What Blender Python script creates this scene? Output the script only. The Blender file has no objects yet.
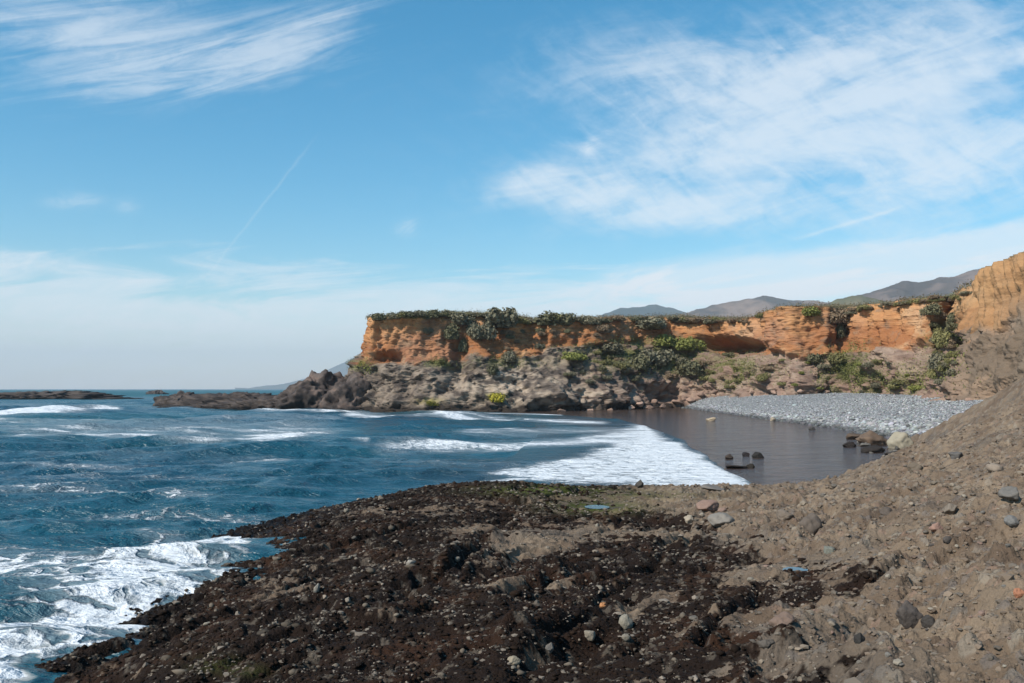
import bpy, bmesh, math, random
import numpy as np
from mathutils import Vector

sc = bpy.context.scene
C = sc.collection
R = math.radians
rng = np.random.default_rng(7)
random.seed(7)

# ------------------------------------------------------------------ camera
F = 950.0            # focal length in pixels of a 1024 wide frame
HY = 389.0           # horizon row
EYE = 5.0            # eye height above the water
cam = bpy.data.cameras.new('camera')
cam.sensor_width = 36.0
cam.lens = F / 1024 * 36.0
cam.shift_y = (HY - 341.5) / 1024
cam.clip_start = 0.1
cam.clip_end = 60000
camo = bpy.data.objects.new('camera', cam)
camo.location = (0, 0, EYE)
camo.rotation_euler = (R(90), 0, 0)
C.objects.link(camo)
sc.camera = camo

# ------------------------------------------------------------------ light
SUN_EL, SUN_AZ = R(43), math.atan2(-0.80, -0.60)      # azimuth measured from +Y towards +X
sdir = Vector((math.cos(SUN_EL) * math.sin(SUN_AZ), math.cos(SUN_EL) * math.cos(SUN_AZ), math.sin(SUN_EL)))
sun = bpy.data.lights.new('sun', 'SUN')
sun.energy = 4.2
sun.angle = R(0.5)
sun.color = (1.0, 0.94, 0.85)
suno = bpy.data.objects.new('sun', sun)
suno.rotation_euler = sdir.to_track_quat('Z', 'Y').to_euler()
suno.location = (-60, -60, 80)
C.objects.link(suno)

sc.view_settings.view_transform = 'Standard'
sc.view_settings.look = 'None'
sc.view_settings.exposure = 0.3
sc.view_settings.gamma = 1.0
sc.view_settings.use_curve_mapping = False
sc.cycles.use_denoising = True
sc.cycles.max_bounces = 4
sc.cycles.diffuse_bounces = 2
sc.cycles.glossy_bounces = 2
sc.cycles.volume_bounces = 0
sc.cycles.transmission_bounces = 1
sc.cycles.transparent_max_bounces = 4

HAZE_DENSITY = 8.0e-5


# ------------------------------------------------------------------ node helpers
class S:
    """a node socket with arithmetic"""
    nt = None

    def __init__(s, sock): s.s = sock

    @staticmethod
    def m(op, *a, clamp=False):
        n = S.nt.nodes.new('ShaderNodeMath'); n.operation = op; n.use_clamp = clamp
        for i, v in enumerate(a):
            if isinstance(v, S): S.nt.links.new(v.s, n.inputs[i])
            else: n.inputs[i].default_value = v
        return S(n.outputs[0])
    def __add__(s, o): return S.m('ADD', s, o)
    __radd__ = __add__
    def __mul__(s, o): return S.m('MULTIPLY', s, o)
    __rmul__ = __mul__
    def __sub__(s, o): return S.m('SUBTRACT', s, o)
    def __rsub__(s, o): return S.m('SUBTRACT', o, s)
    def __truediv__(s, o): return S.m('DIVIDE', s, o)
    def clamp(s): return S.m('ADD', s, 0.0, clamp=True)


def put(v, sock):
    if isinstance(v, S): S.nt.links.new(v.s, sock)
    else: sock.default_value = v


def step(v, a, b, lo=0.0, hi=1.0):
    n = S.nt.nodes.new('ShaderNodeMapRange'); n.interpolation_type = 'SMOOTHSTEP'
    put(v, n.inputs[0])
    for i, x in enumerate((a, b, lo, hi)): put(x, n.inputs[i + 1])
    return S(n.outputs[0])


def vec(x, y, z=0.0):
    n = S.nt.nodes.new('ShaderNodeCombineXYZ')
    for i, v in enumerate((x, y, z)): put(v, n.inputs[i])
    return S(n.outputs[0])


def sep(v):
    n = S.nt.nodes.new('ShaderNodeSeparateXYZ'); put(v, n.inputs[0])
    return S(n.outputs[0]), S(n.outputs[1]), S(n.outputs[2])


def noise(v, scale=1.0, detail=4.0, rough=0.55, dist=0.0, lac=2.0):
    n = S.nt.nodes.new('ShaderNodeTexNoise')
    put(v, n.inputs['Vector']); n.inputs['Scale'].default_value = scale
    n.inputs['Detail'].default_value = detail; n.inputs['Roughness'].default_value = rough
    n.inputs['Distortion'].default_value = dist; n.inputs['Lacunarity'].default_value = lac
    return S(n.outputs['Fac'])


def voro(v, scale, feature='F1', out='Distance', rand=1.0):
    n = S.nt.nodes.new('ShaderNodeTexVoronoi'); n.feature = feature
    put(v, n.inputs['Vector']); n.inputs['Scale'].default_value = scale
    n.inputs['Randomness'].default_value = rand
    return S(n.outputs[out])


def mix(f, a, b, mode='MIX'):
    n = S.nt.nodes.new('ShaderNodeMix'); n.data_type = 'RGBA'; n.blend_type = mode
    put(f, n.inputs[0]); put(a, n.inputs[6]); put(b, n.inputs[7])
    return S(n.outputs[2])


def rgb(*c): return (c[0], c[1], c[2], 1.0)


def attr(name, out='Color'):
    n = S.nt.nodes.new('ShaderNodeAttribute'); n.attribute_name = name
    return S(n.outputs[out])


def position():
    n = S.nt.nodes.new('ShaderNodeNewGeometry')
    return S(n.outputs['Position'])


def objco():
    n = S.nt.nodes.new('ShaderNodeTexCoord')
    return S(n.outputs['Object'])


def scalev(v, x, y, z):
    n = S.nt.nodes.new('ShaderNodeVectorMath'); n.operation = 'MULTIPLY'
    put(v, n.inputs[0]); n.inputs[1].default_value = (x, y, z)
    return S(n.outputs[0])


def bump(h, strength, dist, normal=None):
    n = S.nt.nodes.new('ShaderNodeBump')
    put(h, n.inputs['Height'])
    put(strength, n.inputs['Strength']); n.inputs['Distance'].default_value = dist
    if normal is not None: put(normal, n.inputs['Normal'])
    return S(n.outputs[0])


def material(name):
    m = bpy.data.materials.new(name); m.use_nodes = True
    nt = m.node_tree; nt.nodes.clear(); S.nt = nt
    b = nt.nodes.new('ShaderNodeBsdfPrincipled'); o = nt.nodes.new('ShaderNodeOutputMaterial')
    nt.links.new(b.outputs[0], o.inputs[0])
    return m, b


# ------------------------------------------------------------------ world: sky with cirrus
world = bpy.data.worlds.new('World'); sc.world = world
world.use_nodes = True
wt = world.node_tree; wt.nodes.clear(); S.nt = wt
SKY = 0.124
sky = wt.nodes.new('ShaderNodeTexSky'); sky.sky_type = 'NISHITA'; sky.sun_disc = False
sky.sun_elevation = SUN_EL
sky.sun_rotation = SUN_AZ
sky.air_density = 1.0; sky.dust_density = 0.35; sky.ozone_density = 2.5
tc = wt.nodes.new('ShaderNodeTexCoord')
dx, dy, dz = sep(S(tc.outputs['Generated']))
# angular coordinates of the sky vault, 950 units to the radian
AX = S.m('ARCTAN2', dx, dy) * 950.0
EL = S.m('ARCSINE', dz) * 950.0


def ang(px, py):
    x, z = (px - 512) / F, (HY - py) / F
    return math.atan2(x, 1) * 950, math.atan2(z, math.hypot(x, 1)) * 950


def spot(px, py, rx, ry, rot=0.0):
    cx, cy = ang(px, py)
    c, s_ = math.cos(R(rot)), math.sin(R(rot))
    u = (AX - cx) * (c / rx) + (EL - cy) * (s_ / rx)
    v = (EL - cy) * (c / ry) - (AX - cx) * (s_ / ry)
    d = u * u + v * v
    return S.m('EXPONENT', d * -1.0)


def streak(rot, L, W, detail=7.0, rough=0.6, dist=0.6, seed=0.0):
    c, s_ = math.cos(R(rot)), math.sin(R(rot))
    u = AX * (c / L) + EL * (s_ / L); v = EL * (c / W) - AX * (s_ / W)
    return noise(vec(u, v, seed), 1.0, detail, rough, dist)


fine = streak(12, 40, 14, 8, 0.7, 0.6, 3.1)
# upper left veil, strands rising to the right
nA = streak(16, 200, 20, 9, 0.62, 1.1, 1.7)
mA = spot(90, 30, 210, 52, 4) + 0.9 * spot(300, 38, 90, 17, 24) + 0.6 * spot(190, 75, 140, 22, 12)
dA = step(nA * 0.72 + fine * 0.28 + 0.20 * mA, 0.52, 0.86) * S.m('MINIMUM', mA, 1.0)
# great sheet over the land
nB = streak(9, 150, 44, 10, 0.68, 0.7, 5.3)
nB2 = streak(-32, 46, 17, 5, 0.6, 0.6, 8.8)
mB = spot(770, 145, 215, 62, 6) + 0.75 * spot(640, 205, 120, 24, -8) + 0.8 * spot(990, 175, 170, 48, 10) \
    + 0.75 * spot(860, 45, 230, 44, 4) + 0.35 * spot(610, 60, 120, 40, 0) + 0.55 * spot(960, 75, 160, 9, 8) + 0.6 * spot(525, 182, 40, 15, 20)
dB = step(nB * 0.56 + nB2 * 0.30 + fine * 0.14 + 0.20 * mB, 0.47, 0.80) * S.m('MINIMUM', mB * 1.15, 1.0)
# bank of thin cloud along the horizon
nC = streak(6, 200, 32, 10, 0.64, 1.0, 2.2)
top = EL + (nC - 0.5) * 190.0 + (fine - 0.5) * 40.0
bank = step(top, 124.0, 76.0)
side = step(AX, 330.0, 60.0)
dC = bank * (side * 0.30 + 0.70) * step(EL, -10.0, 95.0, 0.78, 1.0) * step(nC * 0.55 + fine * 0.45, 0.36, 0.60, 0.66, 1.0)
nD = streak(9, 230, 22, 7, 0.58, 0.5, 6.1)
mD = spot(820, 268, 190, 24, 5) + spot(960, 250, 160, 20, 9) + 0.7 * spot(690, 285, 120, 22, 3)
dD = step(nD * 0.7 + fine * 0.3 + 0.25 * mD, 0.48, 0.78) * S.m('MINIMUM', mD, 1.0)
# vapour trails and scraps
def trail(a, b, w):
    (x0, y0), (x1, y1) = ang(*a), ang(*b)
    L = math.hypot(x1 - x0, y1 - y0); ux, uy = (x1 - x0) / L, (y1 - y0) / L
    t = (AX - x0) * ux + (EL - y0) * uy
    q = ((EL - y0) * ux - (AX - x0) * uy + (fine - 0.5) * 6.0) * (1.0 / w)
    ends = step(t, -4.0, L * 0.25) * step(t, L + 6.0, L * 0.85)
    return S.m('EXPONENT', q * q * -1.0) * ends
scr = spot(408, 228, 9, 6, 20) + 0.5 * spot(75, 201, 20, 6, 5) + 0.5 * spot(590, 146, 12, 7, 40) + 0.3 * spot(127, 206, 10, 6) + 0.5 * spot(60, 268, 60, 9, -5)
dS = scr * step(fine, 0.3, 0.62) * 0.8
dens = dA * 0.54 + dB * 0.68 + dC * 0.80 + dD * 0.62 + dS \
    + trail((322, 128), (200, 284), 1.2) * 0.12 + trail((786, 242), (905, 206), 1.8) * 0.28
dens = S.m('MINIMUM', dens, 0.93)
grade = wt.nodes.new('ShaderNodeHueSaturation'); grade.inputs['Saturation'].default_value = 1.4
grade.inputs['Hue'].default_value = 0.482
wt.links.new(sky.outputs[0], grade.inputs['Color'])
col = mix(dens, S(grade.outputs[0]), rgb(6.1, 6.45, 6.75))
bg = wt.nodes.new('ShaderNodeBackground'); bg.inputs['Strength'].default_value = SKY
put(col, bg.inputs['Color'])
wo = wt.nodes.new('ShaderNodeOutputWorld'); wt.links.new(bg.outputs[0], wo.inputs[0])

# ------------------------------------------------------------------ numpy noise
_perm = np.random.default_rng(11).permutation(512).astype(np.int64)
_perm = np.concatenate([_perm, _perm, _perm])
_g3 = np.random.default_rng(12).normal(size=(512, 3)); _g3 /= np.linalg.norm(_g3, axis=1)[:, None]
_r1 = np.random.default_rng(13).random(512)


def _h(i, j, k): return _perm[_perm[_perm[i & 511] + (j & 511)] + (k & 511)]


def pn(x, y, z=0.0):
    """gradient noise, about -1..1"""
    x, y, z = np.broadcast_arrays(np.asarray(x, float), np.asarray(y, float), np.asarray(z, float))
    xi, yi, zi = np.floor(x).astype(np.int64), np.floor(y).astype(np.int64), np.floor(z).astype(np.int64)
    xf, yf, zf = x - xi, y - yi, z - zi
    u, v, w = (t * t * t * (t * (t * 6 - 15) + 10) for t in (xf, yf, zf))
    def g(a, b, c):
        q = _g3[_h(xi + a, yi + b, zi + c)]
        return q[..., 0] * (xf - a) + q[..., 1] * (yf - b) + q[..., 2] * (zf - c)
    x00 = g(0, 0, 0) * (1 - u) + g(1, 0, 0) * u
    x10 = g(0, 1, 0) * (1 - u) + g(1, 1, 0) * u
    x01 = g(0, 0, 1) * (1 - u) + g(1, 0, 1) * u
    x11 = g(0, 1, 1) * (1 - u) + g(1, 1, 1) * u
    return 1.5 * ((x00 * (1 - v) + x10 * v) * (1 - w) + (x01 * (1 - v) + x11 * v) * w)


def fbm(x, y, z=0.0, oct=5, gain=0.5, lac=2.03):
    s, a = 0.0, 1.0
    x, y, z = np.asarray(x, float), np.asarray(y, float), np.asarray(z, float)
    for i in range(oct):
        s = s + a * pn(x + 17.3 * i, y - 9.1 * i, z + 4.7 * i); a *= gain
        x, y, z = x * lac, y * lac, z * lac
    return s


def ridged(x, y, z=0.0, oct=5, gain=0.5, lac=2.07):
    s, a = 0.0, 1.0
    x, y, z = np.asarray(x, float), np.asarray(y, float), np.asarray(z, float)
    for i in range(oct):
        s = s + a * (1 - 2 * np.abs(pn(x + 7.3 * i, y - 3.1 * i, z + 14.7 * i))); a *= gain
        x, y, z = x * lac, y * lac, z * lac
    return s


def worley(x, y, seed=0, jit=0.9):
    """F1, F2 and the id of the nearest cell (2D)"""
    xi, yi = np.floor(x).astype(np.int64), np.floor(y).astype(np.int64)
    f1 = np.full(x.shape, 9.0); f2 = f1.copy(); cid = np.zeros(x.shape)
    for a in (-1, 0, 1):
        for b in (-1, 0, 1):
            h = _h(xi + a, yi + b, np.int64(seed))
            d = np.hypot(xi + a + 0.5 + jit * (_r1[h & 511] - 0.5) - x, yi + b + 0.5 + jit * (_r1[(h * 7 + 91) & 511] - 0.5) - y)
            n = d < f1
            f2 = np.where(n, f1, np.minimum(f2, d)); cid = np.where(n, _r1[(h * 13 + 5) & 511], cid); f1 = np.where(n, d, f1)
    return f1, f2, cid


def ss(x, a, b):
    t = np.clip((x - a) / (b - a), 0, 1)
    return t * t * (3 - 2 * t)


def lerp3(a, b, t):
    t = np.asarray(t)[..., None]
    return np.asarray(a) * (1 - t) + np.asarray(b) * t


def at(px, py, D):
    """the point at depth D seen in that direction"""
    return np.array([(px - 512) / F * D, D, EYE + (HY - py) / F * D])


def proj(P):
    return 512 + F * P[..., 0] / P[..., 1], HY - F * (P[..., 2] - EYE) / P[..., 1]


# ------------------------------------------------------------------ mesh helpers
def build(name, V, faces, m, parent=None, smooth=True, col=None, attrs=None):
    """V (n,3); faces (k,3|4) array; one object"""
    V = np.ascontiguousarray(V, dtype=np.float32); faces = np.asarray(faces)
    me = bpy.data.meshes.new(name)
    k, w = faces.shape
    me.vertices.add(len(V)); me.vertices.foreach_set('co', V.ravel())
    me.loops.add(k * w); me.loops.foreach_set('vertex_index', faces.ravel().astype(np.int32))
    me.polygons.add(k)
    me.polygons.foreach_set('loop_start', np.arange(0, k * w, w, dtype=np.int32))
    me.polygons.foreach_set('loop_total', np.full(k, w, dtype=np.int32))
    me.update(calc_edges=True)
    me.polygons.foreach_set('use_smooth', np.full(k, smooth, dtype=bool))
    if col is not None:
        a = me.attributes.new('Col', 'FLOAT_COLOR', 'POINT')
        c4 = np.ones((len(V), 4), np.float32); c4[:, :3] = col
        a.data.foreach_set('color', c4.ravel())
    for kk, vv in (attrs or {}).items():
        a = me.attributes.new(kk, 'FLOAT', 'POINT'); a.data.foreach_set('value', np.asarray(vv, np.float32))
    me.materials.append(m)
    o = bpy.data.objects.new(name, me); C.objects.link(o)
    if parent: o.parent = parent
    return o


def grid_faces(nu, nv, keep=None):
    i = np.arange(nu * nv).reshape(nu, nv)
    f = np.stack([i[:-1, :-1], i[1:, :-1], i[1:, 1:], i[:-1, 1:]], -1).reshape(-1, 4)
    if keep is not None:
        k = keep.reshape(-1)
        f = f[k[f].any(1)]
    return f


def compact(V, f, *arrs):
    used = np.zeros(len(V), bool); used[f.ravel()] = True
    new = np.cumsum(used) - 1
    return (V[used], new[f]) + tuple(a[used] for a in arrs)


def tag(o, label=None, cat=None, group=None, kind=None):
    for k, v in (('label', label), ('category', cat), ('group', group), ('kind', kind)):
        if v: o[k] = v
    return o


def setting(o, label, cat, kind='structure'):
    return tag(o, label, cat, None, kind)


_ico = {}
def ico(level):
    if level not in _ico:
        bm = bmesh.new(); bmesh.ops.create_icosphere(bm, subdivisions=level, radius=1.0)
        bm.verts.ensure_lookup_table()
        _ico[level] = (np.array([v.co[:] for v in bm.verts]), np.array([[v.index for v in f.verts] for f in bm.faces]))
        bm.free()
    return _ico[level]


def rock_shape(seed, level=3, cuts=9, rough=0.10, freq=2.0, round_=0.35):
    """unit boulder: a ball cut by random planes, then roughened"""
    r = np.random.default_rng(seed)
    P, f = ico(level)
    n = r.normal(size=(cuts, 3)); n /= np.linalg.norm(n, axis=1)[:, None]
    d = r.uniform(0.55, 0.9, cuts)
    dots = np.maximum(P @ n.T, 1e-3)
    rad = np.minimum(1.0, (d / dots).min(1))
    rad = rad * (1 - round_) + round_ * 0.82
    o = seed * 3.17
    q = P * freq
    rad = rad + rough * fbm(q[:, 0] + o, q[:, 1] - o, q[:, 2] + o, 5, 0.55)
    return P * rad[:, None], f


# ------------------------------------------------------------------ materials
def mat_attr(name, rough=0.9, fine_scale=3.0, bump_d=0.08, spread=0.35, spec=0.25, speck=None):
    """surface coloured by its own Col attribute, broken up by fine mottling and relief"""
    m, b = material(name)
    p = position()
    n1 = noise(p, fine_scale, 6, 0.65); n2 = noise(p, fine_scale * 6.3, 4, 0.6)
    k = (n1 * 0.6 + n2 * 0.4 - 0.5) * (2 * spread) + 1.0
    c = mix(1.0, attr('Col'), vec(k, k, k), 'MULTIPLY')
    put(c, b.inputs['Base Color'])
    b.inputs['Roughness'].default_value = rough
    b.inputs['Specular IOR Level'].default_value = spec
    put(bump(n1 * 0.7 + n2 * 0.3, 0.8, bump_d), b.inputs['Normal'])
    return m


M_cliff = mat_attr('cliff_rock', 0.95, 0.9, 0.35, 0.45, 0.1)
M_reef = mat_attr('reef_rock', 0.75, 1.6, 0.25, 0.45, 0.3)
M_hill = mat_attr('hill_scrub', 1.0, 0.022, 6.0, 0.75, 0.0)
M_stone = None
m, b = material('stone')
n1 = noise(objco(), 2.2, 6, 0.6); n2 = noise(position(), 38.0, 4, 0.6)
oi = S.nt.nodes.new('ShaderNodeObjectInfo')
k = (n1 * 0.6 + n2 * 0.4) * 0.9 + 0.55
put(mix(1.0, S(oi.outputs['Color']), vec(k, k, k), 'MULTIPLY'), b.inputs['Base Color'])
b.inputs['Roughness'].default_value = 0.88; b.inputs['Specular IOR Level'].default_value = 0.2
put(bump(n1 * 0.6 + n2 * 0.4, 0.7, 0.03), b.inputs['Normal'])
M_stone = m

m, b = material('shore_ground')
p = position()
n1 = noise(p, 5.0, 8, 0.68); n2 = noise(p, 34.0, 5, 0.65); n3 = voro(p, 20.0)
k = (n1 * 0.5 + n2 * 0.5 - 0.5) * 1.15 + 1.0
cc = mix(1.0, attr('Col'), vec(k, k, k), 'MULTIPLY')
put(cc, b.inputs['Base Color'])
put(0.92 - 0.42 * attr('wet', 'Fac'), b.inputs['Roughness'])
b.inputs['Specular IOR Level'].default_value = 0.1
put(bump(n1 * 0.45 + n2 * 0.4 - n3 * 0.25, 1.0, 0.07), b.inputs['Normal'])
M_shore = m

m, b = material('wet_sand')
p = position()
rip = noise(scalev(p, 0.30, 0.30, 1.0), 1.0, 6, 0.65, 0.5); rip2 = noise(p, 2.0, 4, 0.6)
put(mix(noise(scalev(p, 0.10, 0.25, 1), 1.0, 4), rgb(0.10, 0.066, 0.050), rgb(0.022, 0.016, 0.016)), b.inputs['Base Color'])
b.inputs['Roughness'].default_value = 0.10
b.inputs['IOR'].default_value = 1.33
put(bump(rip * 0.8 + rip2 * 0.2, 1.0, 0.65), b.inputs['Normal'])
M_wet = m

m, b = material('beach_shingle')
p = position()
cell = voro(p, 7.0, out='Color'); dd = voro(p, 7.0)
g = sep(cell)[0]
put(mix(g, rgb(0.15, 0.155, 0.155), rgb(0.36, 0.37, 0.37)), b.inputs['Base Color'])
b.inputs['Roughness'].default_value = 0.9
put(bump(dd * -1.0, 1.0, 0.2), b.inputs['Normal'])
M_shingle = m

m, b = material('pebble')
put(attr('Col'), b.inputs['Base Color']); b.inputs['Roughness'].default_value = 0.85
b.inputs['Specular IOR Level'].default_value = 0.2
M_pebble = m

m, b = material('scrub_leaf')
oi = S.nt.nodes.new('ShaderNodeObjectInfo')
k = noise(position(), 1.3, 3) * 0.9 + 0.55
put(mix(1.0, S(oi.outputs['Color']), vec(k, k, k), 'MULTIPLY'), b.inputs['Base Color'])
b.inputs['Roughness'].default_value = 0.8; b.inputs['Specular IOR Level'].default_value = 0.1
M_leaf = m

m, b = material('scrub_mat')
k = noise(position(), 0.8, 4) * 0.9 + 0.55
put(mix(1.0, attr('Col'), vec(k, k, k), 'MULTIPLY'), b.inputs['Base Color'])
b.inputs['Roughness'].default_value = 0.85; b.inputs['Specular IOR Level'].default_value = 0.1
M_scrub = m

m, b = material('seaweed')
put(attr('Col'), b.inputs['Base Color'])
b.inputs['Roughness'].default_value = 0.8; b.inputs['Specular IOR Level'].default_value = 0.06
M_weed = m

m, b = material('pool_water')
b.inputs['Base Color'].default_value = rgb(0.02, 0.03, 0.035); b.inputs['Roughness'].default_value = 0.04
put(bump(noise(position(), 6.0, 3), 0.25, 0.02), b.inputs['Normal'])
M_pool = m

m, b = material('sea_water')
p = position()
foam_d = attr('foam', 'Fac'); murk = attr('murk', 'Fac'); spacing = attr('far', 'Fac')
warp = noise(p, 0.55, 4, 0.6)
wv = vec(warp * 1.6, noise(scalev(p, 1.0, 1.0, 2.0), 0.5, 4, 0.6) * 1.6)
pw = S.nt.nodes.new('ShaderNodeVectorMath'); pw.operation = 'ADD'
put(scalev(p, 0.62, 1.0, 0.0), pw.inputs[0]); put(wv, pw.inputs[1]); pw = S(pw.outputs[0])
lace = voro(pw, 1.15, 'DISTANCE_TO_EDGE'); lace2 = voro(pw, 3.1, 'DISTANCE_TO_EDGE')
fb = noise(p, 1.5, 7, 0.65, 0.4)
fbL = noise(scalev(p, 0.16, 0.45, 0.0), 1.0, 6, 0.6, 0.5)
web = 1.0 - S.m('MINIMUM', lace * 3.4, 1.0) * 0.62 - S.m('MINIMUM', lace2 * 3.0, 1.0) * 0.38
near_tex = web * 0.50 + fb * 0.50
tex = near_tex * (1.0 - spacing) + (fbL * 0.75 + fb * 0.25) * spacing
foam = step(tex + foam_d, 0.98, 1.20)
veil = step(fbL * 0.5 + fb * 0.2 + foam_d, 0.60, 1.10) * (0.22 + 0.16 * spacing)
foam = S.m('MAXIMUM', foam, veil)
deep = mix(attr('teal', 'Fac'), rgb(0.010, 0.052, 0.088), rgb(0.016, 0.108, 0.128))
water = mix(murk, deep, rgb(0.040, 0.030, 0.032))
fcol = mix(fb, rgb(0.66, 0.70, 0.72), rgb(0.84, 0.85, 0.85))
put(mix(foam, water, fcol), b.inputs['Base Color'])
put(0.23 + foam * 0.6 + attr('open', 'Fac') * 0.22, b.inputs['Roughness'])
b.inputs['IOR'].default_value = 1.33
put((0.5 - foam * 0.4) * (1.0 - attr('open', 'Fac') * 0.62), b.inputs['Specular IOR Level'])
w1 = noise(scalev(p, 0.55, 1.0, 1.0), 1.1, 5, 0.6, 0.6); w2 = noise(scalev(p, 0.6, 1.0, 1.0), 5.0, 3, 0.55, 0.3)
w3 = noise(scalev(p, 0.10, 0.30, 1.0), 1.0, 5, 0.6, 0.4)
w4 = noise(scalev(p, 0.28, 0.55, 1.0), 1.0, 4, 0.6, 0.5)
hh = w1 * 0.55 + w2 * 0.08 + w4 * 0.75 + w3 * 1.0 * spacing + foam * 0.06 + foam * fb * 0.22
put(bump(hh, 1.0, 1.0), b.inputs['Normal'])
M_sea = m


# ------------------------------------------------------------------ shore terrain (height field)
def tps_fit(P, z, lam=0.02):
    d = np.linalg.norm(P[:, None] - P[None], axis=2)
    K = np.where(d > 0, d * d * np.log(d + 1e-12), 0) + lam * np.eye(len(P))
    Q = np.hstack([np.ones((len(P), 1)), P])
    A = np.block([[K, Q], [Q.T, np.zeros((3, 3))]])
    w = np.linalg.solve(A, np.concatenate([z, np.zeros(3)]))
    return P, w


def tps_eval(fit, X, Y):
    P, w = fit
    s = w[-3] + w[-2] * X + w[-1] * Y
    for (a, b_), c in zip(P, w[:-3]):
        d2 = (X - a) ** 2 + (Y - b_) ** 2
        s = s + c * 0.5 * d2 * np.log(d2 + 1e-12)
    return s


SEEN = [(30, 683, 15.6), (150, 683, 13), (300, 683, 10.6), (512, 683, 9), (700, 683, 8), (850, 683, 7.3), (1024, 683, 6.5), (1200, 683, 6),
        (150, 640, 18.6), (165, 615, 20.4), (200, 577, 25), (260, 546, 30), (350, 510, 38.5), (420, 497, 43.5), (480, 489, 46),
        (560, 482, 46), (640, 485, 44), (740, 489, 42), (830, 479, 43), (880, 466, 46), (930, 447, 48), (965, 430, 50), (988, 420, 52),
        (1024, 405, 54), (1100, 372, 50), (1250, 295, 42),
        (300, 620, 15), (512, 600, 15.6), (430, 560, 20.5), (600, 540, 25), (700, 540, 25), (760, 520, 28), (800, 573, 17.6), (700, 600, 14),
        (800, 640, 9.8), (900, 560, 15), (900, 500, 27), (980, 500, 20), (1024, 560, 11.5), (1024, 470, 25), (1100, 500, 14), (1200, 460, 12),
        (1024, 432, 38), (350, 560, 22.5), (240, 600, 19.5), (560, 505, 36), (700, 505, 34), (800, 505, 32),
        (1016, 406, 80), (1046, 388, 85), (1092, 350, 80), (1200, 260, 62)]
ctrl = [at(*s) + np.array([0, 0, 0.14 if i in (0, 8, 9, 10, 11, 12, 13, 14) else (-0.30 if i in (15, 16, 17, 18, 41) else 0.0)]) for i, s in enumerate(SEEN)]
ctrl += [np.array(c, float) for c in
         [(-10.5, 15.5, -0.9), (-11, 20, -1.1), (-12, 27, -1.2), (-12, 34, -1.2), (-9.5, 41, -1.2), (-5, 47.5, -1.0), (-1, 51, -1.1),
          (4, 52, -1.0), (7, 51, -1.1), (11, 49, -1.1), (15, 50, -0.9), (20, 53.5, -0.4), (-6, 13, 0.3), (-7, 9, 0.3), (-12, 8, -1), (-5, 4, 1.2), (0, 3, 3.0),
          (5, 2, 3.3), (9, 0, 4.2), (-3, -6, 2.8), (8, -8, 5), (-9, -5, 0.0), (-14, 0, -1.2), (24, 57, 0.3), (27, 60, 0.6), (30, 66, 0.9), (35, 78, 1.6),
          (20, 0, 7), (24, 20, 8), (35, 40, 12), (45, 58, 13)]]
ctrl = np.array(ctrl)
FIT = tps_fit(ctrl[:, :2], ctrl[:, 2])


def weed_amount(x, y):
    """1 where the rock is grown over with weed and mussels, 0 on the bare slope"""
    px, py = 512 + F * x / y, HY + F * 3.3 / y
    # edge of the growth across the slab, in ground coordinates
    yy = np.array([0.0, 6, 8, 10, 12, 15, 18, 24, 30, 36, 42, 60])
    xe = np.array([1.5, 1.7, 2.0, 2.9, 3.9, 4.6, 5.0, 5.4, 5.2, 5.4, 6.0, 5.0])
    e = np.interp(y, yy, xe)
    return 1 - ss(x - e + 1.1 * fbm(x * 0.35, y * 0.35, 3.0, 3), -1.3 - 0.02 * y, 1.1 + 0.05 * y)


BARE = [(650, 503, 190, 16, .65), (520, 553, 52, 12, 1.1), (470, 535, 42, 8, .6), (600, 538, 75, 13, .8), (710, 545, 65, 12, .65), (745, 586, 42, 10, .55),
        (515, 592, 36, 8, 1.25), (555, 585, 16, 9, 1.1), (626, 622, 14, 12, 1.0), (655, 608, 42, 14, .65), (700, 640, 42, 20, .4), (480, 575, 30, 6, .6),
        (300, 590, 52, 20, .35), (262, 605, 30, 30, .25), (385, 562, 62, 14, .3), (350, 515, 60, 6, .4), (420, 515, 60, 7, .35), (560, 665, 60, 10, .3)]
CRACKS = [((420, 585), (456, 575), 5, .30), ((456, 575), (484, 546), 6, .40), ((498, 608), (548, 583), 5, .32), ((548, 583), (592, 574), 4, .22), ((450, 670), (520, 655), 7, .35),
          ((520, 655), (604, 626), 7, .40), ((640, 562), (705, 551), 4, .2), ((806, 548), (836, 524), 5, .25), ((330, 620), (420, 600), 5, .18), ((250, 640), (330, 612), 6, .2),
          ((610, 520), (690, 528), 3, .22), ((700, 535), (770, 545), 3, .25), ((880, 520), (960, 480), 4, .25), ((700, 660), (760, 600), 6, .2), ((930, 580), (1020, 520), 6, .2)]


def seen_at(x, y):
    h = shore_base(x, y); yy = np.maximum(y, 1.0)
    return 512 + F * x / yy, HY - F * (h - EYE) / yy


def cover_amount(x, y):
    """patchiness of the weed: above about 0.25 the rock is hidden"""
    px, py = seen_at(x, y)
    w = weed_amount(x, y)
    c = w * 1.35 - 0.42 + 0.50 * fbm(x * 2.3, y * 2.3, 31.0, 5, 0.68) + 0.22 * pn(x * 6.1, y * 6.1, 3.) + 0.40 * fbm(x * 0.55, y * 0.55, 21.0, 6, 0.62)
    for ((x0, y0), (x1, y1), wd, dp) in CRACKS:
        ex, ey = x1 - x0, y1 - y0
        t = np.clip(((px - x0) * ex + (py - y0) * ey) / (ex * ex + ey * ey), 0, 1)
        c = c + 0.9 * w * np.exp(-(np.hypot(px - x0 - t * ex, (py - y0 - t * ey) * 1.3) / (1.6 * wd)) ** 2)
    for (a, b, rx, ry, k) in BARE:
        c = c - 1.3 * k * np.exp(-(((px - a) / rx) ** 2 + ((py - b) / ry) ** 2))
    return c


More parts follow.
